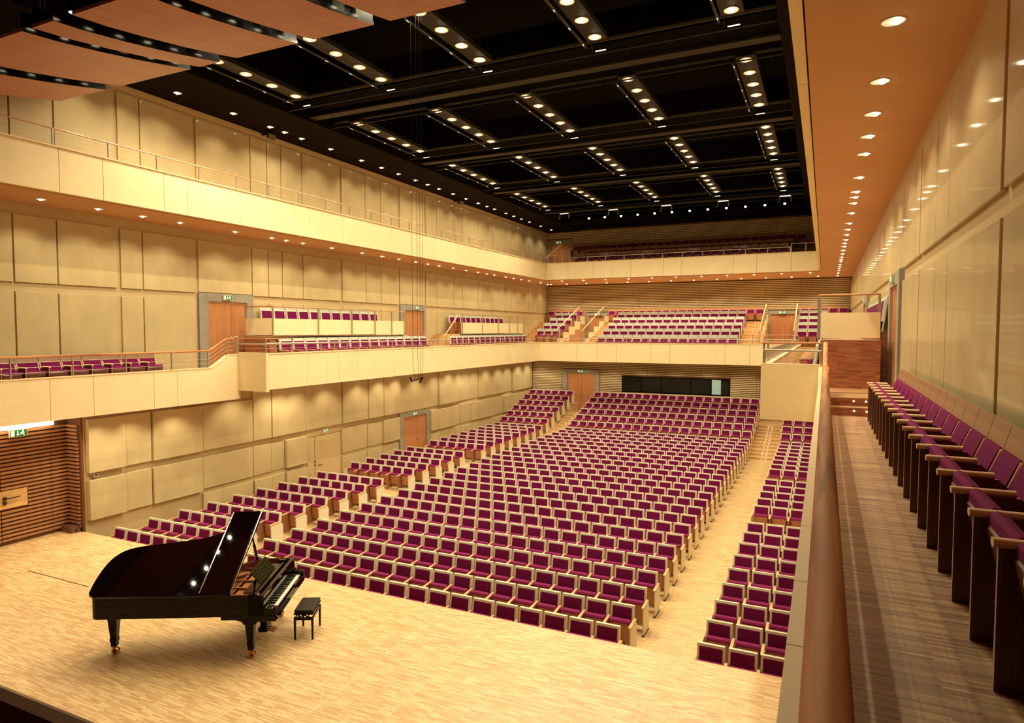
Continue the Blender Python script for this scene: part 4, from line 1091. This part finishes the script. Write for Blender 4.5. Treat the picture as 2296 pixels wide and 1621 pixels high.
for i in range(5):
    gseat('wood', (-17.3 + .51 * (i + .5), 42.42, gz(5) - .07), 0, 'wood-topped plum seat in the last row left of the left passage, %s from the wall' % ordn(i + 1), 'last row beside the left wall')
    gseat('wood', (-1.36 + .51 * (i + .5), 42.42, gz(5) - .07), 0, 'wood-topped plum seat in the last row right of the right passage, %s from it' % ordn(i + 1), 'last row beside the right wall')
for r, (x0, n_) in enumerate(((-14.25, 24), (-14.1, 24), (-15.5, 28))):   # top gallery
    for i in range(n_):
        gseat('top', (x0 + .515 * (i + .5), TY[r], TZ[r] + (.12 if r == 2 else 0)), 0, 'dim brown-topped seat on the top back gallery, %s row, %s from the left' % (ordn(r + 1), ordn(i + 1)), 'top gallery seats')
for left in (1, 0):      # side galleries
    f = (lambda x: x) if left else mir; rz = pi / 2 if left else -pi / 2; side = 'left' if left else 'right'
    for q, (y0, n_) in enumerate(((16.02, 15), (26.75, 15))):
        if not left and q: continue
        for i in range(n_): gseat('side', (f(-15.96), y0 + .58 * (i + .5), ZUP), rz, 'grey-topped seat in the front row of the %s gallery, %s, %s from the stage' % (side, ('near group', 'far group')[q], ordn(i + 1)), '%s gallery front row' % side, 1.13)
    for q, (y0, n_) in enumerate(((16.5, 11), (28.9, 11))):
        if not left and q: continue
        for i in range(n_): gseat('side', (f(-17.30), y0 + (.59 if q == 0 else .56) * (i + .5), ZRA), rz, 'grey-topped seat in the %s raised box, %s, %s from the stage' % (side, ('near box', 'far box')[q], ordn(i + 1)), '%s raised box seats' % side, 1.07)

# wall seats of the low gallery sections (large at the right edge of the picture)
def wall_parts():
    """facing -y, origin at the wall, pitch .515; the divider stands on the -x side"""
    d = {}; w = .2575
    hb = MB(); hb.prism([(-.16, .70), (-.14, .70), (-.085, .90), (-.108, .90)], 'x', -w + .006, w - .006); d['headboard'] = (hb, 'headwood')
    bs = MB(); bs.box(-w + .01, w - .01, -.262, -.20, .19, .21)
    prof = [(-.06, .66), (-.085, .655), (-.24, .36), (-.25, .22), (-.215, .22), (-.20, .35)]
    for s2 in (-1, 1): bs.prism([(-.12, .735), (-.165, .73), (-.285, .42), (-.29, .2), (-.2, .2), (-.22, .42)], 'x', s2 * (w - .022) - .014, s2 * (w - .022) + .010)
    d['back_shell'] = (bs, 'lightwood')
    bp = MB(); bp.prism([(-.12, .74), (-.165, .738), (-.18, .71), (-.30, .42), (-.31, .2), (-.22, .2), (-.22, .42)], 'x', -w + .036, w - .036); d['backrest'] = (bp, 'purple')
    cu = MB(); cu.prism([(-.36, .20), (-.43, .20), (-.525, .60), (-.52, .645), (-.49, .665), (-.455, .655), (-.435, .62)], 'x', -.225, .225); d['seat_cushion'] = (cu, 'purple')
    un = MB(); un.prism([(-.44, .18), (-.45, .18), (-.535, .59), (-.525, .60)], 'x', -.2, .2); d['seat_underside'] = (un, 'darkwood')
    sp = MB(); sp.prism([(-.58, .0), (-.15, .0), (-.15, .50), (-.28, .62), (-.58, .62)], 'x', -w - .013, -w + .013, 'darkwood', side='boardwood'); d['divider_panel'] = (sp, None)
    ar = MB()
    s = [(.030 * cos(t), .64 + .021 * sin(t)) for t in [k * pi / 6 for k in range(12)]]
    ar.prism([(x - w, z) for x, z in s], 'y', -.60, -.30); d['armrest'] = (ar, 'armwood')
    return d
WP = wall_parts(); WME = {}
for k, v in WP.items():
    WME[k] = v[0].mesh(k, v[1], smooth=(k in ('seat_cushion', 'armrest', 'backrest')))
for left in (0, 1):
    f = (lambda x: x) if not left else mir
    for i in range(23 if not left else 13):
        y = (12.65 - .515 * i) - (-.2575 if False else .2575)
        rz = -pi / 2 if not left else pi / 2
        # divider must stand on the far side for the right row
        yy = 12.65 - .515 * (i + .5)
        X = 1.262 if not left else -17.42
        lab = ('plum seat with wooden headboard against the right wall, %s from the steps' if not left else 'plum seat with wooden headboard on the low left gallery, %s from the steps') % ordn(i + 1)
        t = thing('wall_chair', lab, 'gallery seat', (X, yy, ZLO), rz, 'wall seats on the low %s gallery' % ('left' if left else 'right'))
        ob = {}
        for nm, me in WME.items():
            o = bpy.data.objects.new(nm, me); COL.objects.link(o); o.parent = ob['seat_cushion'] if nm == 'seat_underside' else t; ob[nm] = o
            if nm == 'seat_cushion' and left: o.location.z = -.10
            if not left and i == 22 and nm == 'armrest': pass
# backing ledge behind the wall seats
# ------------------------------------------------------------------ world, view
wd = bpy.data.worlds.new('world'); S.world = wd; wd.use_nodes = True
wd.node_tree.nodes['Background'].inputs[0].default_value = (1, .5, .3, 1); wd.node_tree.nodes['Background'].inputs[1].default_value = .0
S.view_settings.view_transform = 'Standard'; S.view_settings.look = 'None'; S.view_settings.gamma = 1.0; S.view_settings.use_curve_mapping = False
S.view_settings.exposure = -0.3
S.cycles.use_adaptive_sampling = True; S.cycles.adaptive_threshold = .02
S.cycles.max_bounces = 5; S.cycles.diffuse_bounces = 4; S.cycles.glossy_bounces = 3; S.cycles.transmission_bounces = 2
S.cycles.sample_clamp_indirect = 6; S.cycles.use_denoising = True
S.cycles.use_light_tree = True
S.cycles.caustics_reflective = False; S.cycles.caustics_refractive = False
